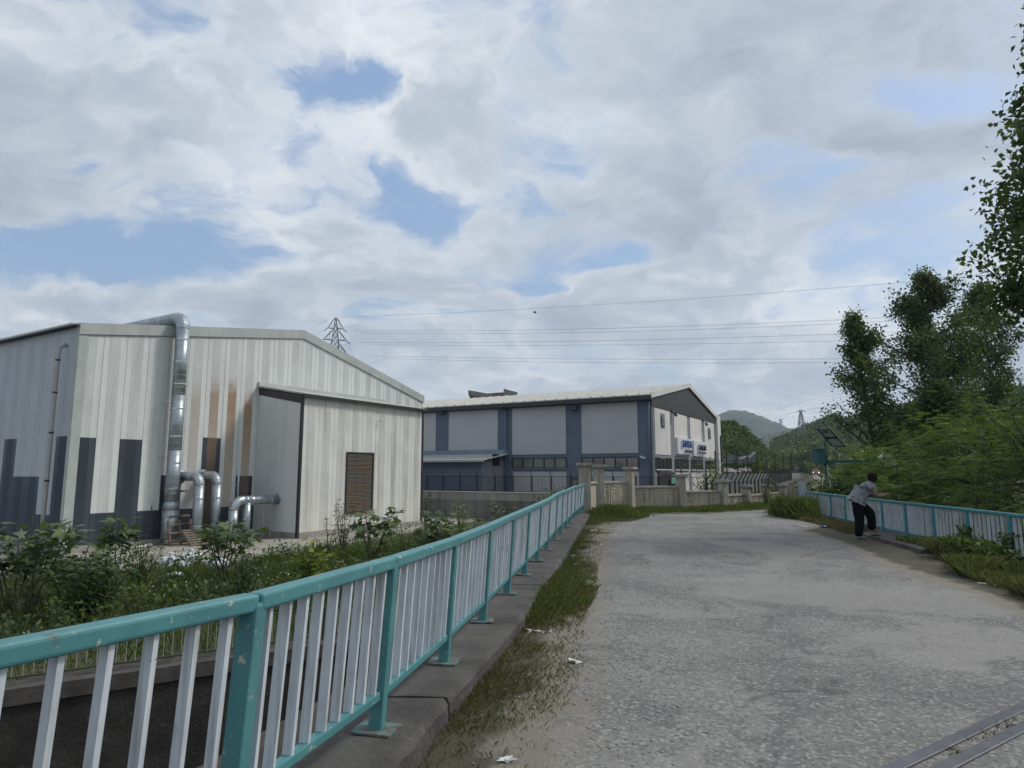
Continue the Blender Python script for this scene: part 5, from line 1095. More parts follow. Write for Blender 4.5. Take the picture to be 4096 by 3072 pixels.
q = PY(535, 312.2, lerp(D1, 120, (535 - 337) / 687)); mk = thing('marker_ball', 'dark warning ball on the topmost wire right of the pylon', 'marker ball', q)
MB().lathe([(0, .32), (.23, .23), (.32, 0), (.23, -.23), (0, -.32)], (0, 0, 0), 10).build('ball', 'lattice', mk, True); MB().tube([(-.5, 0, 0), (.5, 0, 0)], .06, 6).build('clamp', 'lattice', mk)
D2 = 330.0; t2 = PY(800.5, 409.5, D2); b2 = PY(801, 447, D2)
pylon('slender pale lattice pylon above the far end of the road', (t2.x, D2, b2.z - 4), t2.z - b2.z + 4, 5.2, [(t2.z - b2.z + 3.0, 1.6), (t2.z - b2.z - 3.5, 1.5)], 'lattice_far', .20)
D3 = 1500.0; t3 = PY(780.5, 418.5, D3); b3 = PY(780.5, 427, D3)
pylon('tiny faint pylon on the distant mountain ridge', (t3.x, D3, b3.z), t3.z - b3.z, 6, [(11, 4.5), (14, 5), (17, 4)], 'lattice_far', .4)
far = [('highest faint cable crossing the sky above the distant mountain', [(712, 425), (760, 414), (845, 392.5)]), ('second faint cable crossing the sky above the distant mountain', [(712, 430), (760, 417), (850, 395)]),
       ('third faint cable crossing above the mountain slope', [(735, 428), (790, 411.5), (852, 398.5)]), ('fourth faint cable crossing above the mountain slope', [(735, 432), (790, 416), (855, 401.5)]),
       ('fifth faint cable passing in front of the slender pylon top', [(755, 421), (805, 411), (862, 403.5)]), ('sixth faint cable passing in front of the slender pylon top', [(755, 426), (805, 415.5), (862, 406)])]
for lb, pts in far: power_line(lb, [(a, b, lerp(420, 260, (a - 712) / 150)) for a, b in pts], .03)
# ================================================================== VEGETATION
def as_obj(name, parts, mat, parent=None, **kw):
    """parts: list of (V,F,attr) with the same face size"""
    off = 0; Vs, Fs, As = [], [], []
    for V, F, A in parts: Vs.append(V); Fs.append(F + off); As.append(A); off += len(V)
    return link(bpy.data.objects.new(name, poly_mesh(name, np.concatenate(Vs), np.concatenate(Fs), mat, np.concatenate(As))), parent, **kw)
def branch_path(a, d, L, n=6, curve=.25, up=.1):
    p = [Vector(a)]; d = Vector(d).normalized()
    for i in range(n):
        d = (d + Vector((random.gauss(0, curve), random.gauss(0, curve), random.gauss(0, curve) * .6 + up)) * .35).normalized(); p.append(p[-1] + d * L / n)
    return p
def poplar(label, base, H, spread, nlimb, nleaf, lsize, lean=(0, 0), bare=.22, seed=1):
    random.seed(seed); t = thing('poplar_tree', label, 'tree', base, 0, 'tall poplars on the right')
    tp = [Vector((lean[0] * u + math.sin(u * 5 + seed) * .12, lean[1] * u + math.cos(u * 4 + seed) * .12, H * u)) for u in np.linspace(0, 1, 12)]
    mb = MB(); mb.tube(tp, [lerp(H * .016, .02, u) for u in np.linspace(0, 1, 12)], 8); tr_ = mb.build('trunk', 'bark', t, True)
    lb_ = MB(); ctr = []; wts = []
    for i in range(nlimb):
        u = bare + (1 - bare) * (i + random.random()) / nlimb; k = min(int(u * 11), 10); o = tp[k].lerp(tp[k + 1], u * 11 - k)
        sp_ = spread * ((1 - (u - .42) / .60) ** .85 if u > .42 else .65 + .35 * (u - bare) / (.42 - bare)) ; sp_ = max(sp_, .25) * random.choice((.5, .7, .9, 1.05, 1.25)) * random.uniform(.85, 1.1); az = random.uniform(0, 2 * math.pi)
        pth = branch_path(o, (math.cos(az), math.sin(az), .55), sp_ * 1.15, 6, .3, .15); lb_.tube(pth, [lerp(.075, .012, j / 6) * (H / 14) for j in range(7)], 4)
        for j in range(2, 7):
            for _ in range(2):
                q = pth[j] + Vector((random.gauss(0, .22), random.gauss(0, .22), random.gauss(0, .20))) * (sp_ * .25 + .5); ctr.append(q); wts.append(random.uniform(.5, 1.4)); lb_.tube([pth[j], pth[j].lerp(q, .6) + Vector((0, 0, .03)), q + Vector((0, 0, .08))], [.014, .009, .005], 3, cap=False)
    lb_.build('limbs', 'bark', t)
    ctr = np.array(ctr); w = np.array(wts); cid = RNG.choice(len(ctr), nleaf, p=w / w.sum()); rad = .19 + spread * .022
    C = ctr[cid] + RNG.normal(size=(nleaf, 3)) * rad * np.array([1, 1, .9]); D = rand_dirs(nleaf, -.5)
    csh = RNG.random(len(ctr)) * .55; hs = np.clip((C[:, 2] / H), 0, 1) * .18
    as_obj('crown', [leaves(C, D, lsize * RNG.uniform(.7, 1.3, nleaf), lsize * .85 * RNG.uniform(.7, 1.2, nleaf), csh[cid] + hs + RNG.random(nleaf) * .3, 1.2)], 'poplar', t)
def locust(label, base, H, Rd, nfr, seed, fl=.42, name='locust_tree'):
    """feathery tree: layered fronds of paired leaflets on arching branches"""
    random.seed(seed); t = thing(name, label, 'tree', base, 0, 'feathery trees along the right bank')
    tp = branch_path((0, 0, 0), (random.uniform(-.2, .2), random.uniform(-.2, .2), 1), H * .55, 6, .2, .2); MB().tube(tp, [lerp(.13, .06, j / 6) for j in range(7)], 7).build('trunk', 'bark', t, True)
    lb_ = MB(); C = []; D = []; sh = []
    nb_ = max(18, int(nfr / 42))
    for i in range(nb_):
        o = tp[random.choice((2, 3, 4, 5, 6))]; az = 2 * math.pi * (i * .381966 + random.random() * .1); el = random.uniform(-.1, 1.25)
        L = Rd * random.uniform(.75, 1.12); d = Vector((math.cos(az) * math.cos(el), math.sin(az) * math.cos(el), math.sin(el) * (H * .5 / Rd)))
        pth = [o + d * L * u + Vector((0, 0, -.22 * L * u * u)) + Vector((random.gauss(0, .05), random.gauss(0, .05), 0)) * L * u for u in np.linspace(0, 1, 7)]
        lb_.tube(pth, [lerp(.04, .006, j / 6) for j in range(7)], 4); tone_ = random.random() * .5
        per = nfr // nb_
        for _ in range(per):
            u = random.uniform(.35, 1.0); k = min(int(u * 6), 5); p = pth[k].lerp(pth[k + 1], u * 6 - k); a2 = random.uniform(0, 2 * math.pi)
            dd = (d.normalized() * .7 + Vector((math.cos(a2), math.sin(a2), random.uniform(-.35, .25)))).normalized()
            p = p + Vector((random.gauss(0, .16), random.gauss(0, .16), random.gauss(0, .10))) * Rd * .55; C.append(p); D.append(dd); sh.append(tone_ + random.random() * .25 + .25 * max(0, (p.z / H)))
    lb_.build('limbs', 'bark', t)
    C = np.array(C); D = unit(np.array(D)); sh = np.array(sh); n = len(C); parts = []; Sd = unit(np.cross(D, np.array([0, 0, 1.0]))); K = 6
    for k in range(1, K + 1):
        u = k / K; P_ = C + D * fl * u; P_[:, 2] -= fl * .45 * u * u
        for s_ in (-1, 1):
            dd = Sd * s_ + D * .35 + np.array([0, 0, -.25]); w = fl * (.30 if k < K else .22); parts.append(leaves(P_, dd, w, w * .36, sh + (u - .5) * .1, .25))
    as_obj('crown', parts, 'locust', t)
gz = -1.9
tree_at = lambda px, y: Vector((PY(px, 470, y).x, y, gz))
poplar('leaning poplar standing alone at the left of the tall trees, above the solar panel', Vector((PY(884, 430, 40).x, 40, gz)), 13.1, 2.6, 38, 11500, .17, (-1.5, 0), .30, 3)
poplar('tall broad poplar in the middle of the right-hand trees', tree_at(960, 43), 16.6, 4.9, 64, 24000, .185, (-1.3, 0), .22, 8)
poplar('poplar partly hidden behind the right side of the broad poplar', tree_at(1006, 47), 17.0, 4.3, 54, 17000, .19, (-.6, 0), .22, 15)
poplar('nearest poplar reaching into the picture from the right edge', Vector((16.35, 18.2, gz)), 17.4, 3.2, 70, 24000, .185, (.1, 0), .40, 23)
poplar('dark poplar low behind the feathery trees, between the tall poplars', tree_at(948, 39), 8.6, 2.6, 46, 13000, .18, (0, 0), .2, 31)
lc = [('broad feathery tree spreading over the railing at the far right', 985, 23.5, 6.8, 3.2), ('feathery tree right of the person, over the railing', 925, 26, 6.1, 2.9), ('feathery tree above the camera arm', 880, 28.5, 5.9, 2.7), ('low feathery tree just right of the solar pole', 853, 31, 4.7, 2.3),
      ('feathery tree at the right edge behind the railing', 1035, 20.5, 7.0, 3.1), ('pale feathery tree under the tall broad poplar', 950, 30.5, 7.6, 3.0), ('feathery tree behind the solar panel', 862, 37, 6.9, 2.9), ('taller feathery tree at the right side below the hidden poplar', 1000, 31, 8.6, 3.2),
      ('feathery tree between the leaning poplar and the broad poplar', 903, 36, 7.7, 3.0), ('small feathery tree leaning over the railing beside the person', 915, 20.8, 3.9, 2.0), ('low feathery tree over the railing below the broad one', 968, 18.6, 3.8, 2.1)]
for i, (lb, px, y, H, Rd) in enumerate(lc): locust(lb, tree_at(px, y), H + 0.0, Rd, 1500 if y < 32 else 1200, 40 + i, .40 if y < 25 else .46)
# undergrowth filling the foot of the right bank
def bush_mass(name, pts, leaf, nper, rad, mat, zoff=0.0, sq=.8, **kw):
    pts = np.array(pts); n = len(pts) * nper; cid = np.repeat(np.arange(len(pts)), nper); r = np.asarray(rad)[cid] if np.ndim(rad) else rad
    d = rand_dirs(n, .35); rr2 = RNG.random(n) ** .45; C = pts[cid] + d * (r * rr2 if np.ndim(r) == 0 else (r * rr2))[:, None] * np.array([1, 1, sq])
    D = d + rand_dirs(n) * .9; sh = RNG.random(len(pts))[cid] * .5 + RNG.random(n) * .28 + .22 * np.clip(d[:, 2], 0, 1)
    as_obj(name, [leaves(C, D, leaf * RNG.uniform(.6, 1.4, n), leaf * .6 * RNG.uniform(.6, 1.3, n), sh, .9)], mat, **kw)
pts = [(rrailx(y) + random.uniform(1.0, 13), y, gz + random.uniform(.2, 1.3)) for y in np.linspace(9, 42, 170)]
bush_mass('undergrowth', pts, .17, 130, .95, 'locust', label='dark tangle of low growth behind the right railing', cat='undergrowth', kind='stuff')
# wooded hillsides
def hill_pts(n, test, zup, seed):
    rg = np.random.default_rng(seed); o = []
    while len(o) < n:
        x, y = test(rg); z = float(terr(np.array([x]), np.array([y]))[0]); d = np.min(np.hypot(x - RC[:, 0], y - RC[:, 1]))
        if d > 6.5: o.append((x, y, z + zup * rg.uniform(.2, 1.0)))
    return o
random.seed(5)
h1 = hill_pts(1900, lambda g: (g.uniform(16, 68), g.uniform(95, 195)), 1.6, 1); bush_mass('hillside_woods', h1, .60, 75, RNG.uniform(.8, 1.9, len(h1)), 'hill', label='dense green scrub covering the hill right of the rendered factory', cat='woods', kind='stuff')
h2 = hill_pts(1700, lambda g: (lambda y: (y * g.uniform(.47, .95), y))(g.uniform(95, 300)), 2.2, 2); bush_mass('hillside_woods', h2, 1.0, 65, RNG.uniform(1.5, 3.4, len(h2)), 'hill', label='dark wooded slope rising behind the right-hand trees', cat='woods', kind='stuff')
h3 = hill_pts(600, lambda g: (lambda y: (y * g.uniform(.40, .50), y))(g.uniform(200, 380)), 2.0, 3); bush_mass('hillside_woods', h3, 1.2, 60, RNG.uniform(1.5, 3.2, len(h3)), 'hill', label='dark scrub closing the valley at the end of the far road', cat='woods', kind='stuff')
h4 = [(x, y, -.2 + random.uniform(0, .5)) for x, y in [(random.uniform(20, 36), random.uniform(76, 98)) for _ in range(160)]]; bush_mass('bank_scrub', h4, .4, 60, .9, 'grass', label='rough green scrub on the bank above the white boundary wall', cat='scrub', kind='stuff')
edge_pts = [(p[0] + s_ * random.uniform(5.2, 8.5), p[1] + random.uniform(-2, 2), roadz(p[1]) + .2) for p in RC[12:90] for s_ in (1,) for _ in range(4)]
bush_mass('roadside_scrub', edge_pts, .42, 70, .9, 'hill', label='green scrub along the right edge of the far road', cat='scrub', kind='stuff')
# ---- lobed fig leaf and plants on the left bank
def fig_leaf_template():
    ang = [(-180, .12), (-150, .42), (-118, .62), (-100, .36), (-72, .86), (-45, .40), (-22, .62), (0, 1.0), (22, .62), (45, .40), (72, .86), (100, .36), (118, .62), (150, .42)]
    v = [(0.28, 0, 0)] + [(.28 + .72 * r * math.cos(R(a)), .72 * r * math.sin(R(a)), -.10 * r * r) for a, r in ang]
    f = [(0, i, i + 1 if i < len(ang) else 1) for i in range(1, len(ang) + 1)]; return np.array(v), np.array(f)
FV, FF = fig_leaf_template()
def place_leaves(C, D, size, sh, TV=FV, TF=FF, tilt=.5):
    n = len(C); D = unit(D); Nn = unit(RNG.normal(size=(n, 3)) * tilt + np.array([0, 0, 1.0])); Sd = unit(np.cross(Nn, D)); Up = np.cross(D, Sd); s = np.asarray(size).reshape(-1, 1, 1)
    V = C[:, None, :] + s * (TV[None, :, 0:1] * D[:, None, :] + TV[None, :, 1:2] * Sd[:, None, :] + TV[None, :, 2:3] * Up[:, None, :])
    F = (np.arange(n) * len(TV))[:, None, None] + TF[None]; return V.reshape(-1, 3), F.reshape(-1, TF.shape[1]), np.repeat(np.clip(sh, 0, 1), len(TV))
def fig(label, base, H, spread, nst, nl, size, seed, mat='fig'):
    H *= 1.22; spread *= 1.25; size *= 1.15; nl = int(nl * 1.35)
    random.seed(seed); t = thing('fig_plant', label, 'plant', base, 0, 'young fig plants on the bank'); st_ = MB(); C = []; D = []
    for i in range(nst):
        az = 2 * math.pi * i / nst + random.uniform(-.5, .5); d = Vector((math.cos(az) * spread / H * .75, math.sin(az) * spread / H * .75, 1)); pth = branch_path((random.uniform(-.1, .1), random.uniform(-.1, .1), 0), d, H * random.uniform(.75, 1.05), 6, .22, .1)
        st_.tube(pth, [lerp(.028, .010, j / 6) for j in range(7)], 5)
        for _ in range(nl // nst):
            u = random.uniform(.4, 1) ** .6; k = min(int(u * 6), 5); p = pth[k].lerp(pth[k + 1], u * 6 - k); a = random.uniform(0, 2 * math.pi); dd = Vector((math.cos(a), math.sin(a), random.uniform(-.55, .35))); st_.tube([p, p + dd * size * .5], .005, 3, cap=False); C.append(p + dd * size * .5); D.append(dd)
    st_.build('stems', 'twig', t); n = len(C)
    as_obj('leaves', [place_leaves(np.array(C), np.array(D), size * RNG.uniform(.6, 1.25, n), RNG.random(n) * .75 + .15)], mat, t)
LT_V = np.array([(0, 0, 0), (.3, .17, .03), (.65, .16, .02), (1, 0, -.10), (.65, -.16, .02), (.3, -.17, .03), (.3, 0, -.01), (.65, 0, -.02)]); LT_F = np.array([(0, 6, 1), (1, 6, 7), (1, 7, 2), (2, 7, 3), (0, 5, 6), (5, 7, 6), (5, 4, 7), (4, 3, 7)])
def shrub(label, base, H, Rd, nst, nl, size, seed, mat='shrub', name='shrub', dome=True, updir=.2, cat='shrub'):
    H *= 1.15; Rd *= 1.12; nl = int(nl * 1.3)
    random.seed(seed); t = thing(name, label, cat, base, 0, 'shrubs on the river bank'); st_ = MB(); C = []; D = []
    for i in range(nst):
        az = 2 * math.pi * i / nst + random.uniform(-.4, .4); k_ = random.uniform(.15, 1); d = Vector((math.cos(az) * Rd / H * k_, math.sin(az) * Rd / H * k_, 1)); L = H * (random.uniform(.8, 1.05) if not dome else math.sqrt(max(.3, 1.1 - .55 * k_ * k_)) * random.uniform(.85, 1.05))
        pth = branch_path((random.uniform(-.1, .1) * Rd, random.uniform(-.1, .1) * Rd, 0), d, L, 7, .25, .05); st_.tube(pth, [lerp(.018, .005, j / 7) for j in range(8)], 4)
        for _ in range(nl // nst):
            u = random.uniform(.12, 1); k = min(int(u * 7), 6); p = pth[k].lerp(pth[k + 1], u * 7 - k); a = random.uniform(0, 2 * math.pi); dd = Vector((math.cos(a), math.sin(a), updir + random.uniform(-.5, .5))); q = p + Vector((random.gauss(0, 1), random.gauss(0, 1), random.gauss(0, .6))) * Rd * .16; C.append(q); D.append(dd)
    st_.build('stems', 'twig', t); n = len(C); C = np.array(C)
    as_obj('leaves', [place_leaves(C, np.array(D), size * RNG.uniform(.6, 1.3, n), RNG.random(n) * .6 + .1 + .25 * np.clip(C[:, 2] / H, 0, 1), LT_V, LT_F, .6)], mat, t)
def bp(px, y): p = PY(px, 560, y); return Vector((p.x, y, bankz(p.x, y) - .02))
fig('big fig plant with broad lobed leaves at the left edge', bp(22, 16.0), 2.15, 1.5, 9, 190, .30, 1)
fig('low fig shoot right of the big fig at the left edge', bp(72, 17.5), 1.35, .7, 4, 46, .27, 2)
fig('slender two-headed fig sapling in front of the dark wall panels', bp(116, 19.5), 1.85, .45, 2, 40, .34, 3)
fig('fig plant in front of the horizontal duct', bp(224, 20.5), 1.85, 1.15, 7, 110, .30, 4)
fig('fig plant below the louvred window', bp(372, 25), 1.75, .85, 6, 90, .30, 5)
fig('fig plant at the right corner of the annex', bp(431, 26), 1.35, .8, 5, 60, .30, 6)
fig('fig plant left of the tall climber-like shrub', bp(470, 25.5), 1.1, .9, 5, 60, .30, 7)
fig('fig plant just above the railing by the retaining wall', bp(483, 27.5), 1.35, .8, 5, 55, .32, 9)
fig('single tall fig shoot in front of the retaining wall', bp(442, 30), 1.75, .3, 2, 22, .38, 10)
shrub('dense dark glossy shrub on the bank left of the white sacks', bp(97, 16.3), 1.55, 1.0, 26, 900, .19, 11)
shrub('dark leafy shrub right of the duct fig plant', bp(245, 18.6), 1.25, .65, 16, 420, .12, 12)
shrub('light feathery sapling beside the white sacks', bp(143, 19.8), 1.35, .55, 14, 420, .10, 13, 'weed', 'sapling', False, .5)
shrub('bright yellow-green shrub with drooping long leaves in front of the annex', bp(309, 19.0), 1.45, .62, 16, 300, .26, 14, 'lime', 'shrub', True, .1)
shrub('small dense sapling below the left side of the louvred window', bp(342, 27.5), 1.95, .42, 9, 330, .12, 15, 'shrub', 'sapling', False, .2)
shrub('thin bare-stemmed sapling left of the louvred window', bp(329, 26.5), 1.65, .28, 4, 90, .11, 16, 'shrub', 'sapling', False, .2)
shrub('pointed leafy shrub right of the louvred window', bp(408, 23), 1.55, .65, 14, 420, .11, 17, 'weed', 'shrub', False, .5)
shrub('tall climber-like shrub in front of the retaining wall', bp(504, 28), 1.9, .75, 12, 520, .16, 18, 'shrub', 'shrub', False, .1)
shrub('yellowish bush against the retaining wall', bp(460, 34), 1.75, .6, 12, 320, .14, 19, 'lime', 'shrub', True, .3)
shrub('small bush at the foot of the annex right corner', bp(425, 38), 2.0, .4, 8, 150, .16, 20, 'shrub', 'shrub', False, .3)
shrub('low yellow-green plant just above the railing', bp(446, 19.5), .85, .42, 8, 70, .22, 21, 'lime', 'shrub', True, .3)
shrub('leafy bush rising behind the far end of the left railing', Vector((1.55, 27.8, -1.7)), 2.6, .7, 12, 420, .17, 22, 'weed')
shrub('small reddish-green sapling beside the dark glossy shrub', bp(135, 15.8), .95, .45, 8, 180, .09, 24, 'weed', 'sapling', False, .4)
shrub('leafy seedling in front of the dark glossy shrub', bp(60, 14.4), .95, .4, 7, 130, .11, 25, 'weed', 'shrub', True, .2)
shrub('leafy shrub with pale leaves at the foot of the solar pole', Vector((PY(818, 490, 26.9).x, 26.9, 0)), 1.65, .95, 14, 260, .20, 26, 'lime' if False else 'weed', 'shrub', True, .3)
shrub('white-flowering bush behind the black fence by the gable wall', Vector((PY(706, 480, 41).x, 41, -.32)), 2.5, 1.25, 16, 900, .15, 27, 'lime', 'shrub', True, .2)
shrub('climbing plant on the precast wall near the bend', Vector((WP[4][0] + .9, WP[4][1] - .1, -.1)), 1.35, .5, 9, 220, .13, 28, 'shrub', 'shrub', False, .1)
# ---- weeds and grass as stuff
def bank_xy(n, smin, smax, tmin, tmax): 
    t = RNG.uniform(tmin, tmax, n); s = smin + (smax - smin) * RNG.random(n); return np.stack([BA.x + BU.x * t + BN.x * s, BA.y + BU.y * t + BN.y * s], 1), s
xy, s = bank_xy(52000, .4, 17, -7, 26); ok = poly_sd(xy, ye) > -.15 + .5 * RNG.random(len(xy)); ok &= xy[:, 0] < railx(0) * 0 - .80 + .163 * (xy[:, 1] - 4.1) - .35; xy, s = xy[ok], s[ok]
cl3 = vnoise(xy[:, 0], xy[:, 1], 1.6); k = RNG.random(len(xy)) < np.clip(.62 + .55 * cl3, .12, 1); xy, s, cl3 = xy[k], s[k], cl3[k]; n = len(xy)
zb2 = np.interp(s, [0, .35, 3, 7, 12], [-2.06, -2.05, -1.9, -1.72, -1.66]); hgt = np.clip(.42 + .36 * cl3, .08, 1.0) * RNG.uniform(.4, 1.3, n)
C = np.column_stack([xy, zb2 + hgt * RNG.random(n)]); D = rand_dirs(n, .9)
as_obj('bank_weeds', [leaves(C, D, RNG.uniform(.07, .20, n), RNG.uniform(.02, .06, n), .35 + .25 * cl3 + RNG.normal(0, .17, n), .9)], 'weed', label='green weeds covering the bank between the river wall and the yard', cat='weeds', kind='stuff')
def blades(xy, z, h, w, lean=.45):
    n = len(xy); a = RNG.uniform(0, 2 * math.pi, n); b = RNG.uniform(0, 2 * math.pi, n); base = np.column_stack([xy, z]); sd_ = np.column_stack([np.cos(a), np.sin(a), np.zeros(n)]) * (w / 2)[:, None]
    ln = np.column_stack([np.cos(b), np.sin(b), np.zeros(n)]) * (h * RNG.random(n) * lean)[:, None]; up = np.column_stack([np.zeros(n), np.zeros(n), h])
    V = np.empty((n, 4, 3)); V[:, 0] = base - sd_; V[:, 1] = base + sd_; V[:, 2] = base + ln * .45 + up * .62 + sd_ * .6; V[:, 3] = base + ln * 1.25 + up; return V.reshape(-1, 3), np.arange(n * 4).reshape(n, 4)
def grass(name, xy, zf, h, w, mat, label, shade=.45, lean=.6):
    n = len(xy); z = np.array([zf(x, y) for x, y in xy]) - .01; V, F = blades(xy, z, h, w, lean); a = np.repeat(np.clip(shade + RNG.normal(0, .22, n), 0, 1), 4)
    as_obj(name, [(V, F, a)], mat, label=label, cat='grass', kind='stuff')
xy, s = bank_xy(26000, .5, 14, -5, 24); ok = (poly_sd(xy, ye) > .1) & (xy[:, 0] < -.80 + .163 * (xy[:, 1] - 4.1) - .4); xy = xy[ok]
grass('bank_grass', xy, bankz, RNG.uniform(.12, .42, len(xy)), RNG.uniform(.008, .02, len(xy)), 'grass', 'green grass growing among the weeds on the left bank', .42)
# left verge: tufts by the kerb
def verge_xy(n, y0, y1, f): 
    y = RNG.uniform(y0, y1, n); u = RNG.random(n) ** 1.3; x = np.array([railx(v) for v in y]) + np.interp(y, [2.5, 4.6, 7.4, 12], [.25, .28, .39, .42]) + u * (np.array([f(v) for v in y]) + np.interp(y, [4, 8], [.12, 0])); return np.stack([x, y], 1), u
wv = lambda y: float(np.interp(y, [2, 4, 6.5, 8, 10, 12, 16, 20, 24], [.55, .62, .75, .62, .72, .62, .75, 1.0, 2.1]))
xy, u = verge_xy(120000, 2.4, 24.6, wv); dn = .5 + .8 * vnoise(xy[:, 0], xy[:, 1], 2.1) + .25 * vnoise(xy[:, 0], xy[:, 1], 6); tall = np.exp(-((xy[:, 1] - 9.2) / 1.9) ** 2) + .7 * np.clip((xy[:, 1] - 19.5) / 3, 0, 1.6) + .25 * np.exp(-((xy[:, 1] - 13.5) / 1.2) ** 2)
k = RNG.random(len(xy)) < np.clip(dn * .75 + .4 * tall - u * .45, .05, 1); xy, u, tall = xy[k], u[k], tall[k]; n = len(xy)
dry = RNG.random(n) < np.where(xy[:, 1] < 7.5, .80, .62)
hh = (.022 + .045 * RNG.random(n) + .15 * np.clip(tall - .1, 0, 1.3) * RNG.random(n)) * (1 - .35 * u)
grass('verge_grass', xy[~dry], lambda x, y: roadz(y), hh[~dry] * 1.15, RNG.uniform(.002, .0045, int((~dry).sum())), 'grass', 'green grass tufts along the foot of the left kerb', .40, .9)
grass('verge_grass', xy[dry], lambda x, y: roadz(y), hh[dry], RNG.uniform(.002, .004, int(dry.sum())), 'drygrass', 'dry straw-coloured grass along the foot of the left kerb', .42, .9)
# grass strip along the precast wall
ws = resample([(w[0], w[1]) for w in WP[:8]], 200); n = 36000; i_ = RNG.integers(0, 199, n); off = RNG.random(n) ** .8 * np.interp(ws[i_, 0], [2.8, 4, 7, 10, 12, 15], [.8, 2.2, 2.9, 2.6, 2.6, 1.6]); xy = ws[i_] + np.stack([off * .32, -off * .95], 1) + RNG.normal(0, .06, (n, 2)); ok = poly_sd(xy, ASPH) > .02; xy = xy[ok]; n = len(xy)
cl4 = vnoise(xy[:, 0], xy[:, 1], 2.4); grass('wall_grass', xy, lambda x, y: roadz(y), np.clip(.13 + .12 * cl4, .04, .36) * RNG.uniform(.5, 1.3, n), RNG.uniform(.006, .013, n), 'grass', 'green grass strip between the road bend and the precast wall', .42, .7)
# tall grass clump at the end of the right railing and at the pillar
def clump(label, c, rx, ry, n, h, mat, name='grass_clump'):
    q = RNG.normal(size=(n, 2)) * .5; xy = np.array(c) + q * np.array([rx, ry]); r = np.linalg.norm(q, axis=1); grass(name, xy, lambda x, y: roadz(y), h * np.clip(1.15 - r * .6, .25, 1.2) * RNG.uniform(.5, 1.1, n), RNG.uniform(.004, .009, n), mat, label, .42, .8)
clump('tall grass clump at the end of the right railing by the bend', (9.95, 23.6), .40, 1.3, 5200, .72, 'grass')
clump('bushy grass clump beside the big concrete pillar', (3.6, 23.6), .85, .9, 7500, .45, 'grass')
# tufts caught in the joint
k_ = RNG.choice([.30, .38, .45], 140) + RNG.normal(0, .018, 140); xy = np.array([tuple(j0 + (j1 - j0) * v + jn * (.0775 + RNG.normal(0, .012)))[:2] for v in k_]); grass('joint_grass', xy, lambda x, y: roadz(y) - .01, RNG.uniform(.015, .05, 140), RNG.uniform(.003, .006, 140), 'drygrass', 'dry grass tufts caught in the steel expansion joint', .4, 1.2)
# right verge
y = RNG.uniform(8.2, 13.2, 26000); x = np.array([rrailx(v) for v in y]) - .15 - RNG.random(26000) ** 1.2 * np.interp(y, [8, 11, 13.2], [1.35, 1.25, .6]); xy = np.stack([x, y], 1); cl5 = vnoise(x, y, 2.2); k = RNG.random(26000) < np.clip(.45 + .6 * cl5, .1, 1); xy, cl5 = xy[k], cl5[k]
grass('right_verge_grass', xy[::2] - .03, lambda x, y: roadz(y), np.clip(.20 + .14 * cl5[::2], .05, .5) * RNG.uniform(.4, 1.3, len(xy[::2])), RNG.uniform(.003, .006, len(xy[::2])), 'drygrass', 'dry grass mixed into the long grass near the right picture edge', .5, 1.0)
grass('right_verge_grass', xy, lambda x, y: roadz(y), np.clip(.22 + .16 * cl5, .05, .5) * RNG.uniform(.4, 1.2, len(xy)), RNG.uniform(.003, .007, len(xy)), 'grass', 'long grass in front of the right railing near the picture edge', .40, .8)
y = RNG.uniform(17.6, 23, 5200); x = np.array([rrailx(v) for v in y]) - .2 - RNG.random(5200) * .85; xy = np.stack([x, y], 1)
grass('right_verge_grass', xy, lambda x, y: roadz(y), RNG.uniform(.04, .18, len(xy)), RNG.uniform(.005, .011, len(xy)), 'drygrass', 'sparse dry grass beyond the person along the right railing', .45, .8)
y = RNG.uniform(11.5, 15.5, 2600); x = np.array([rrailx(v) for v in y]) - RNG.random(2600) * .6; C = np.column_stack([x, y, .08 + RNG.random(2600) * .32 * np.clip((15.7 - y) / 2.5, .3, 1)])
as_obj('creeper', [leaves(C, rand_dirs(2600, .2), .10, .07, RNG.random(2600), .8)], 'weed', label='leafy creeper at the foot of the right railing beside the kerb', cat='creeper', kind='stuff')
for j, (px, py, lb) in enumerate([(955, 528, 'creeper climbing the railing post second from the right edge'), (1008, 548, 'creeper climbing the railing post at the right edge')]):
    kx = RPOST[3 if j == 0 else 2]; n = 240; C = np.column_stack([kx.x + RNG.normal(0, .10, n) - .05, kx.y + RNG.normal(0, .10, n) - .06, RNG.random(n) ** 1.4 * .62]); t = thing('climbing_plant', lb, 'plant', (0, 0, 0)); MB().tube([(kx.x - .06, kx.y - .05, 0), (kx.x - .07, kx.y - .06, .35), (kx.x - .05, kx.y - .07, .6)], .008, 4).build('stem', 'twig', t); as_obj('leaves', [leaves(C, rand_dirs(n, 0), .085, .06, RNG.random(n), .8)], 'shrub', t)
xy, s = bank_xy(150, 1.2, 12.5, -6, 22); ok = (poly_sd(xy, ye) > .35) & (xy[:, 0] < -.80 + .163 * (xy[:, 1] - 4.1) - .9); xy, s = xy[ok], s[ok]
for h_, (mt, lb) in enumerate((('weed', 'bright leafy weed clumps scattered over the left bank'), ('shrub', 'dark leafy undergrowth scattered over the left bank'))):
    q = xy[h_::2]; bush_mass('weed_clumps', [(x, y, bankz(x, y) + .22) for x, y in q], .13, 120, RNG.uniform(.28, .62, len(q)), mt, sq=1.0, label=lb, cat='weeds', kind='stuff')
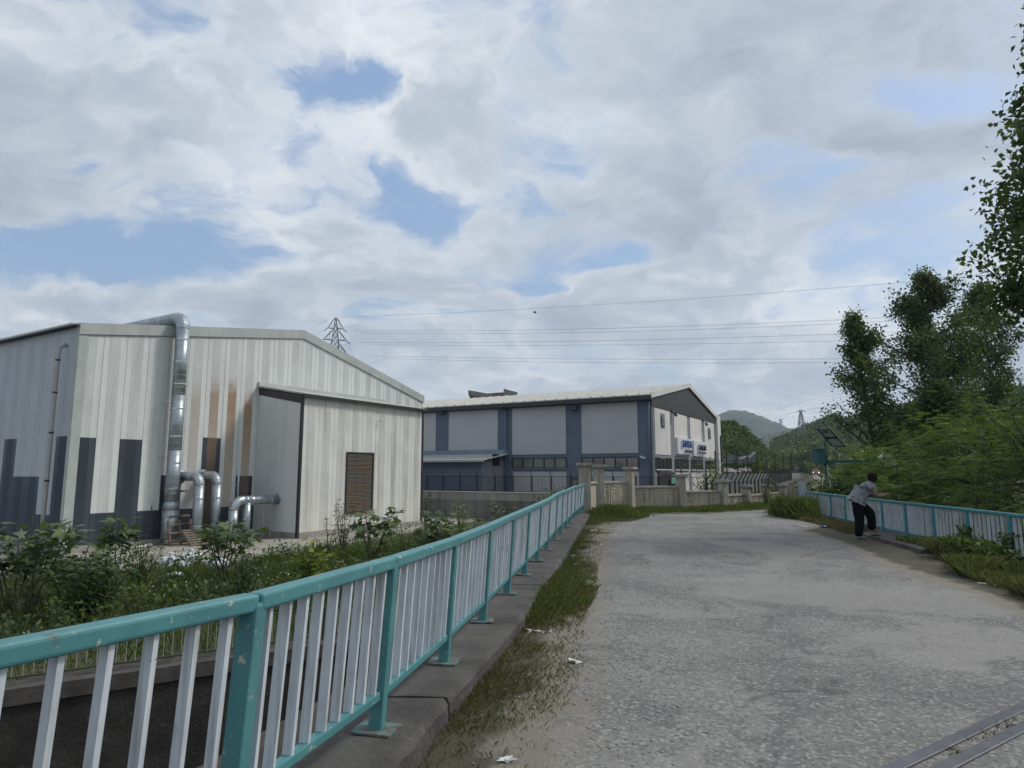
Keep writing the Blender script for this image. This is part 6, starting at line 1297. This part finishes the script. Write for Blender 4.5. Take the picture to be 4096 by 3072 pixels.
# white flower heads in the weeds
fx, s = bank_xy(90, 4.5, 8.5, 1, 8); V_, F_, A_ = leaves(np.column_stack([fx, np.interp(s, [0, .35, 3, 7, 12], [-2.06, -2.05, -1.9, -1.72, -1.66]) + .36 + 1 * .1 * RNG.random(90)]), rand_dirs(90, .2), .05, .05, np.ones(90), .3)
link(bpy.data.objects.new('wild_flowers', poly_mesh('wild_flowers', V_, F_, 'paper', A_)), None, 'small white flower heads scattered in the bank weeds', 'flowers', None, 'stuff')
# ================================================================== LITTER
random.seed(9)
lit = [('crumpled white tissue on the dirt beside the kerb, midway along', 573, 556.5, .08), ('white scrap on the kerb grass below the second post', 532, 632, .09), ('small white scrap at the dirt edge near the middle', 577, 565, .07), ('white paper scrap on the gravel, lower middle', 574.5, 663, .08), ('flat paper bit on the dirt near the bottom edge', 508, 762, .07), ('white scrap in the grass near the concrete pillar', 594, 531.5, .12), ('white scrap on the road edge by the grass strip', 600, 545, .06), ('pale torn packet on the grass at lower left of the road', 545, 634, .09), ('white scrap on the right dirt edge by the long grass', 981, 584, .07), ('second white scrap on the right dirt edge', 994, 586, .06), ('pale scrap on the dirt left of the blue can', 803, 527.5, .10)]
for i, (lb, px, py, s_) in enumerate(lit):
    p = PZ(px, py, roadz(PZ(px, py, 0).y)); t = MB(); n = 9
    for k in range(3):
        pts = [Vector((random.uniform(-1, 1) * s_, random.uniform(-.6, .6) * s_, random.uniform(.002, .35) * s_)) for _ in range(4)]; pts.sort(key=lambda q: math.atan2(q.y, q.x)); t.poly([q for q in pts])
        t.poly([q + Vector((0, 0, .003)) for q in reversed(pts)])
    t.build('paper_scrap', 'paper', None, label=lb, cat='litter', group='paper litter on the road edges', loc=(p.x, p.y, p.z + .004))
p = PZ(823.5, 529.5, .05); t = thing('drink_can', 'blue drink can lying on the dirt left of the person', 'can', (p.x, p.y, roadz(p.y) + .035), R(8)); q = MB().tube([(-.085, 0, 0), (-.075, 0, 0), (.075, 0, 0), (.085, 0, 0)], [.026, .034, .034, .026], 14).build('can_body', 'can', t, True); MB().tube([(-.088, 0, 0), (-.085, 0, 0)], .025, 12).build('can_end', 'zinc', q)
# stones on the shoulder
random.seed(4); Vs = []
n = 1600; y = RNG.uniform(2.5, 24, n); x = np.array([railx(v) for v in y]) + .5 + RNG.random(n) ** .8 * 1.5; r = RNG.uniform(.006, .022, n); zz_ = np.array([roadz(v) for v in y])
oct_ = np.array([(1, 0, 0), (0, 1, 0), (-1, 0, 0), (0, -1, 0), (0, 0, .7), (0, 0, -.5)]); of = np.array([(0, 1, 4), (1, 2, 4), (2, 3, 4), (3, 0, 4), (1, 0, 5), (2, 1, 5), (3, 2, 5), (0, 3, 5)])
V_ = np.column_stack([x, y, zz_])[:, None] + oct_[None] * r[:, None, None] * RNG.uniform(.6, 1.3, (n, 6, 1)); F_ = ((np.arange(n) * 6)[:, None, None] + of[None]).reshape(-1, 3)
link(bpy.data.objects.new('gravel', poly_mesh('gravel', V_.reshape(-1, 3), F_, 'rock')), None, 'loose gravel along the left edge of the asphalt', 'gravel', None, 'stuff')

# ================================================================== PERSON
PO = PZ(857.5, 539.5, roadz(16.5)); PO.z = roadz(PO.y) + .005
FD = Vector((.975, -.22, 0)).normalized(); SDv = Vector((-.22, -.975, 0)).normalized()      # facing the railing; SDv = the person's right, towards the camera
def pw_(f, s_, z): return FD * f + SDv * s_ + Vector((0, 0, z))
def skin(name, verts, edges, radii, mat, parent, root=0, sub=2):
    me = bpy.data.meshes.new(name); me.from_pydata([tuple(v) for v in verts], edges, []); me.materials.append(M[mat] if isinstance(mat, str) else mat); o = link(bpy.data.objects.new(name, me), parent)
    md = o.modifiers.new('skin', 'SKIN'); md.use_smooth_shade = True; md.branch_smoothing = .6
    for i, r in enumerate(radii): me.skin_vertices[0].data[i].radius = r if isinstance(r, tuple) else (r, r)
    for i in range(len(verts)): me.skin_vertices[0].data[i].use_root = (i == root)
    s_ = o.modifiers.new('subsurf', 'SUBSURF'); s_.levels = sub; s_.render_levels = sub; return o
M['skin'] = material('skin', (0.20, 0.115, 0.08), (0.17, 0.095, 0.065), 0.55, 6); M['hair'] = material('dark_hair', (0.010, 0.009, 0.009), (0.016, 0.014, 0.013), 0.9, 30, bump=.4, spec=.1)
M['shirt'] = material('mottled_grey_shirt', (0.15, 0.165, 0.185), (0.27, 0.285, 0.30), 0.85, 9, bump=.3, bscale=25, contrast=(.45, .6)); M['trousers'] = material('black_trousers', (0.005, 0.0055, 0.0065), (0.008, 0.0085, 0.0095), 0.95, 8, spec=.1, bump=.3, bscale=20); M['shoe'] = material('grey_shoe', (0.14, 0.14, 0.135), (0.09, 0.09, 0.09), 0.7, 10)
per = thing('person', 'person in grey t-shirt and black trousers leaning over the right railing', 'person', PO); per.scale = (.97, .97, .97)
# continuous body: pelvis, spine, neck, head, arms with hands, legs
bv = []; be = []; br = []
def bj(p, r, par=None): bv.append(p); br.append(r); (be.append((par, len(bv) - 1)) if par is not None else None); return len(bv) - 1
pel = bj(pw_(.06, 0, .96), .125); wa = bj(pw_(.11, 0, 1.10), .13, pel); ch = bj(pw_(.23, 0, 1.26), .14, wa); ut = bj(pw_(.32, 0, 1.355), .12, ch); nk = bj(pw_(.39, 0, 1.415), .055, ut); hb = bj(pw_(.435, 0, 1.465), .080, nk); ht = bj(pw_(.46, 0, 1.53), .074, hb)
for s_, (el_f, el_z, hd_f) in ((1, (.42, 1.12, .72)), (-1, (.46, 1.12, .74))):
    sh_ = bj(pw_(.35, .17 * s_, 1.325), .075, ut); ua = bj(pw_(.40, .23 * s_, 1.20), .06, sh_); el = bj(pw_(el_f, .24 * s_, el_z - .04), .05, ua); fa_ = bj(pw_(.56, .16 * s_, 1.075), .042, el); wr = bj(pw_(.67, .07 * s_, 1.10), .029, fa_); pm = bj(pw_(hd_f, .035 * s_, 1.115), (.042, .022), wr)
    for k, (df, ds, dz, L) in enumerate(((.045, .03, -.01, .9), (.05, .012, .0, 1), (.05, -.006, .0, .95), (.045, -.024, -.008, .8))):
        a = bj(bv[pm] + FD * df * .7 + SDv * (ds * s_) + Vector((0, 0, dz)), .010, pm); b = bj(bv[a] + FD * df * .8 * L - Vector((0, 0, .022)), .009, a); bj(bv[b] + FD * .012 - Vector((0, 0, .028 * L)), .008, b)
    th_ = bj(bv[pm] - FD * .01 + SDv * (-.035 * s_) + Vector((0, 0, .02)), .012, pm); bj(bv[th_] + FD * .04 + Vector((0, 0, .01)), .010, th_)
rh_ = bj(pw_(.02, .10, .88), .085, pel); rk = bj(pw_(.045, .11, .48), .07, rh_); ra = bj(pw_(.0, .10, .09), .045, rk); bj(pw_(.12, .11, .045), .035, ra)
lh_ = bj(pw_(.10, -.10, .88), .085, pel); lk = bj(pw_(.38, -.12, .64), .075, lh_); la = bj(pw_(.36, -.11, .25), .045, lk); bj(pw_(.50, -.11, .185), .035, la)
skin('body', bv, be, br, 'skin', per)
# face: nose, ears, brow and mouth kept on the head of the body
fd_ = (FD * .92 - Vector((0, 0, .38))).normalized(); hc = pw_(.455, 0, 1.50)
nz = MB(); tip = hc + fd_ * .098; nz.poly([tip, hc + fd_ * .075 + SDv * .016 - Vector((0, 0, .015)), hc + fd_ * .07 + Vector((0, 0, .035))]).poly([tip, hc + fd_ * .07 + Vector((0, 0, .035)), hc + fd_ * .075 - SDv * .016 - Vector((0, 0, .015))]).poly([tip, hc + fd_ * .075 - SDv * .016 - Vector((0, 0, .015)), hc + fd_ * .075 + SDv * .016 - Vector((0, 0, .015))]); nz.build('nose', 'skin', per)
for s_ in (-1, 1):
    e = MB().lathe([(0, .012), (.022, .008), (.028, -.006), (0, -.012)], (0, 0, 0), 8).build('ear', 'skin', per, True); e.location = hc + SDv * (.080 * s_) - FD * .01 - Vector((0, 0, .01)); e.rotation_euler = (R(90), 0, math.atan2(SDv.y, SDv.x) + R(90)); e.scale = (1, 1.4, 1)
    e = MB().lathe([(0, .010), (.011, 0), (0, -.010)], (0, 0, 0), 8).build('eye', 'hair', per, True); e.location = hc + fd_ * .072 + SDv * (.028 * s_) + Vector((0, 0, .022))
MB().bar(hc + fd_ * .082 + SDv * .022 - Vector((0, 0, .038)), hc + fd_ * .082 - SDv * .022 - Vector((0, 0, .038)), .008, .006).build('mouth', 'rust', per)
hr = MB(); hr.lathe([(.0, .112), (.055, .104), (.092, .065), (.104, .01), (.100, -.05), (.080, -.095)], (0, 0, 0), 14); hr.v = [(x + random.gauss(0, .004), y + random.gauss(0, .004), z + random.gauss(0, .004)) for x, y, z in hr.v]; ho = hr.build('hair', 'hair', per, True); ho.location = hc - FD * .022 + Vector((0, 0, .022)); ho.rotation_euler = (0, R(-14), math.atan2(FD.y, FD.x)); ho.scale = (1.08, .95, 1)
fr_ = MB().hexa([tuple(hc + FD * .04 + SDv * a + Vector((0, 0, z))) for a, z in ((-.07, .05), (.07, .05), (.06, .10), (-.06, .10))] + [tuple(hc + FD * .10 + SDv * a + Vector((0, 0, z))) for a, z in ((-.055, .045), (.055, .045), (.05, .075), (-.05, .075))]).build('hair_fringe', 'hair', per)
# shirt
sv = [pw_(.05, 0, .985), pw_(.10, 0, 1.08), pw_(.21, 0, 1.24), pw_(.30, 0, 1.34), pw_(.375, 0, 1.395), pw_(.345, .185, 1.315), pw_(.40, .245, 1.19), pw_(.345, -.185, 1.315), pw_(.40, -.245, 1.19)]
skin('shirt', sv, [(0, 1), (1, 2), (2, 3), (3, 4), (3, 5), (5, 6), (3, 7), (7, 8)], [(.20, .18), (.212, .192), (.205, .188), (.165, .155), (.085, .085), .105, .092, .105, .092], 'shirt', per, 1)
tx = bpy.data.textures.new('folds', 'CLOUDS'); tx.noise_scale = .11; tx.noise_depth = 2
for o_ in [c for c in per.children if c.name.startswith('shirt')]:
    dm = o_.modifiers.new('folds', 'DISPLACE'); dm.texture = tx; dm.strength = .022; dm.texture_coords = 'LOCAL'
tv = [pw_(.055, 0, .99), pw_(.05, 0, .90), pw_(.02, .115, .80), pw_(.05, .115, .49), pw_(.02, .105, .22), pw_(.0, .10, .065), pw_(.14, -.115, .84), pw_(.375, -.125, .62), pw_(.385, -.12, .43), pw_(.36, -.112, .215)]
skin('trousers', tv, [(0, 1), (1, 2), (2, 3), (3, 4), (4, 5), (1, 6), (6, 7), (7, 8), (8, 9)], [(.205, .19), (.21, .205), .16, .118, .105, .10, .16, .128, .108, .10], 'trousers', per, 0)
for o_ in [c for c in per.children if c.name.startswith('trousers')]:
    dm = o_.modifiers.new('folds', 'DISPLACE'); dm.texture = tx; dm.strength = .022; dm.texture_coords = 'LOCAL'
for f0, s0, z0, nm in ((.0, .105, .0, 'shoe'), (.375, -.115, roadz(PO.y) * 0 + .145 - PO.z, 'shoe')):
    o_ = skin(nm, [pw_(f0 - .045, s0, z0 + .05), pw_(f0 + .05, s0, z0 + .055), pw_(f0 + .14, s0 + .01, z0 + .042), pw_(f0 + .20, s0 + .012, z0 + .036)], [(0, 1), (1, 2), (2, 3)], [(.045, .045), (.052, .048), (.050, .038), (.036, .028)], 'shoe', per)
MB().box(-.02, .02, -.004, .004, -.008, .008).build('pocket_tag', 'paper', per, loc=pw_(-.09, .14, .93))
# ================================================================== HAZE
hz = MB().box(-1900, 2100, -700, 2600, -12, 330).build('haze', 'paper', None, label='thin even haze filling the air over the whole valley', cat='haze', kind='stuff')
hm = bpy.data.materials.new('haze'); hm.use_nodes = True; ht_ = hm.node_tree; ht_.nodes.clear(); pv = N(ht_, 'ShaderNodeVolumePrincipled'); pv.inputs['Color'].default_value = (.66, .80, 1, 1); pv.inputs['Density'].default_value = .00022; pv.inputs['Anisotropy'].default_value = .2
mo = N(ht_, 'ShaderNodeOutputMaterial'); ht_.links.new(pv.outputs[0], mo.inputs['Volume']); hz.data.materials.clear(); hz.data.materials.append(hm)
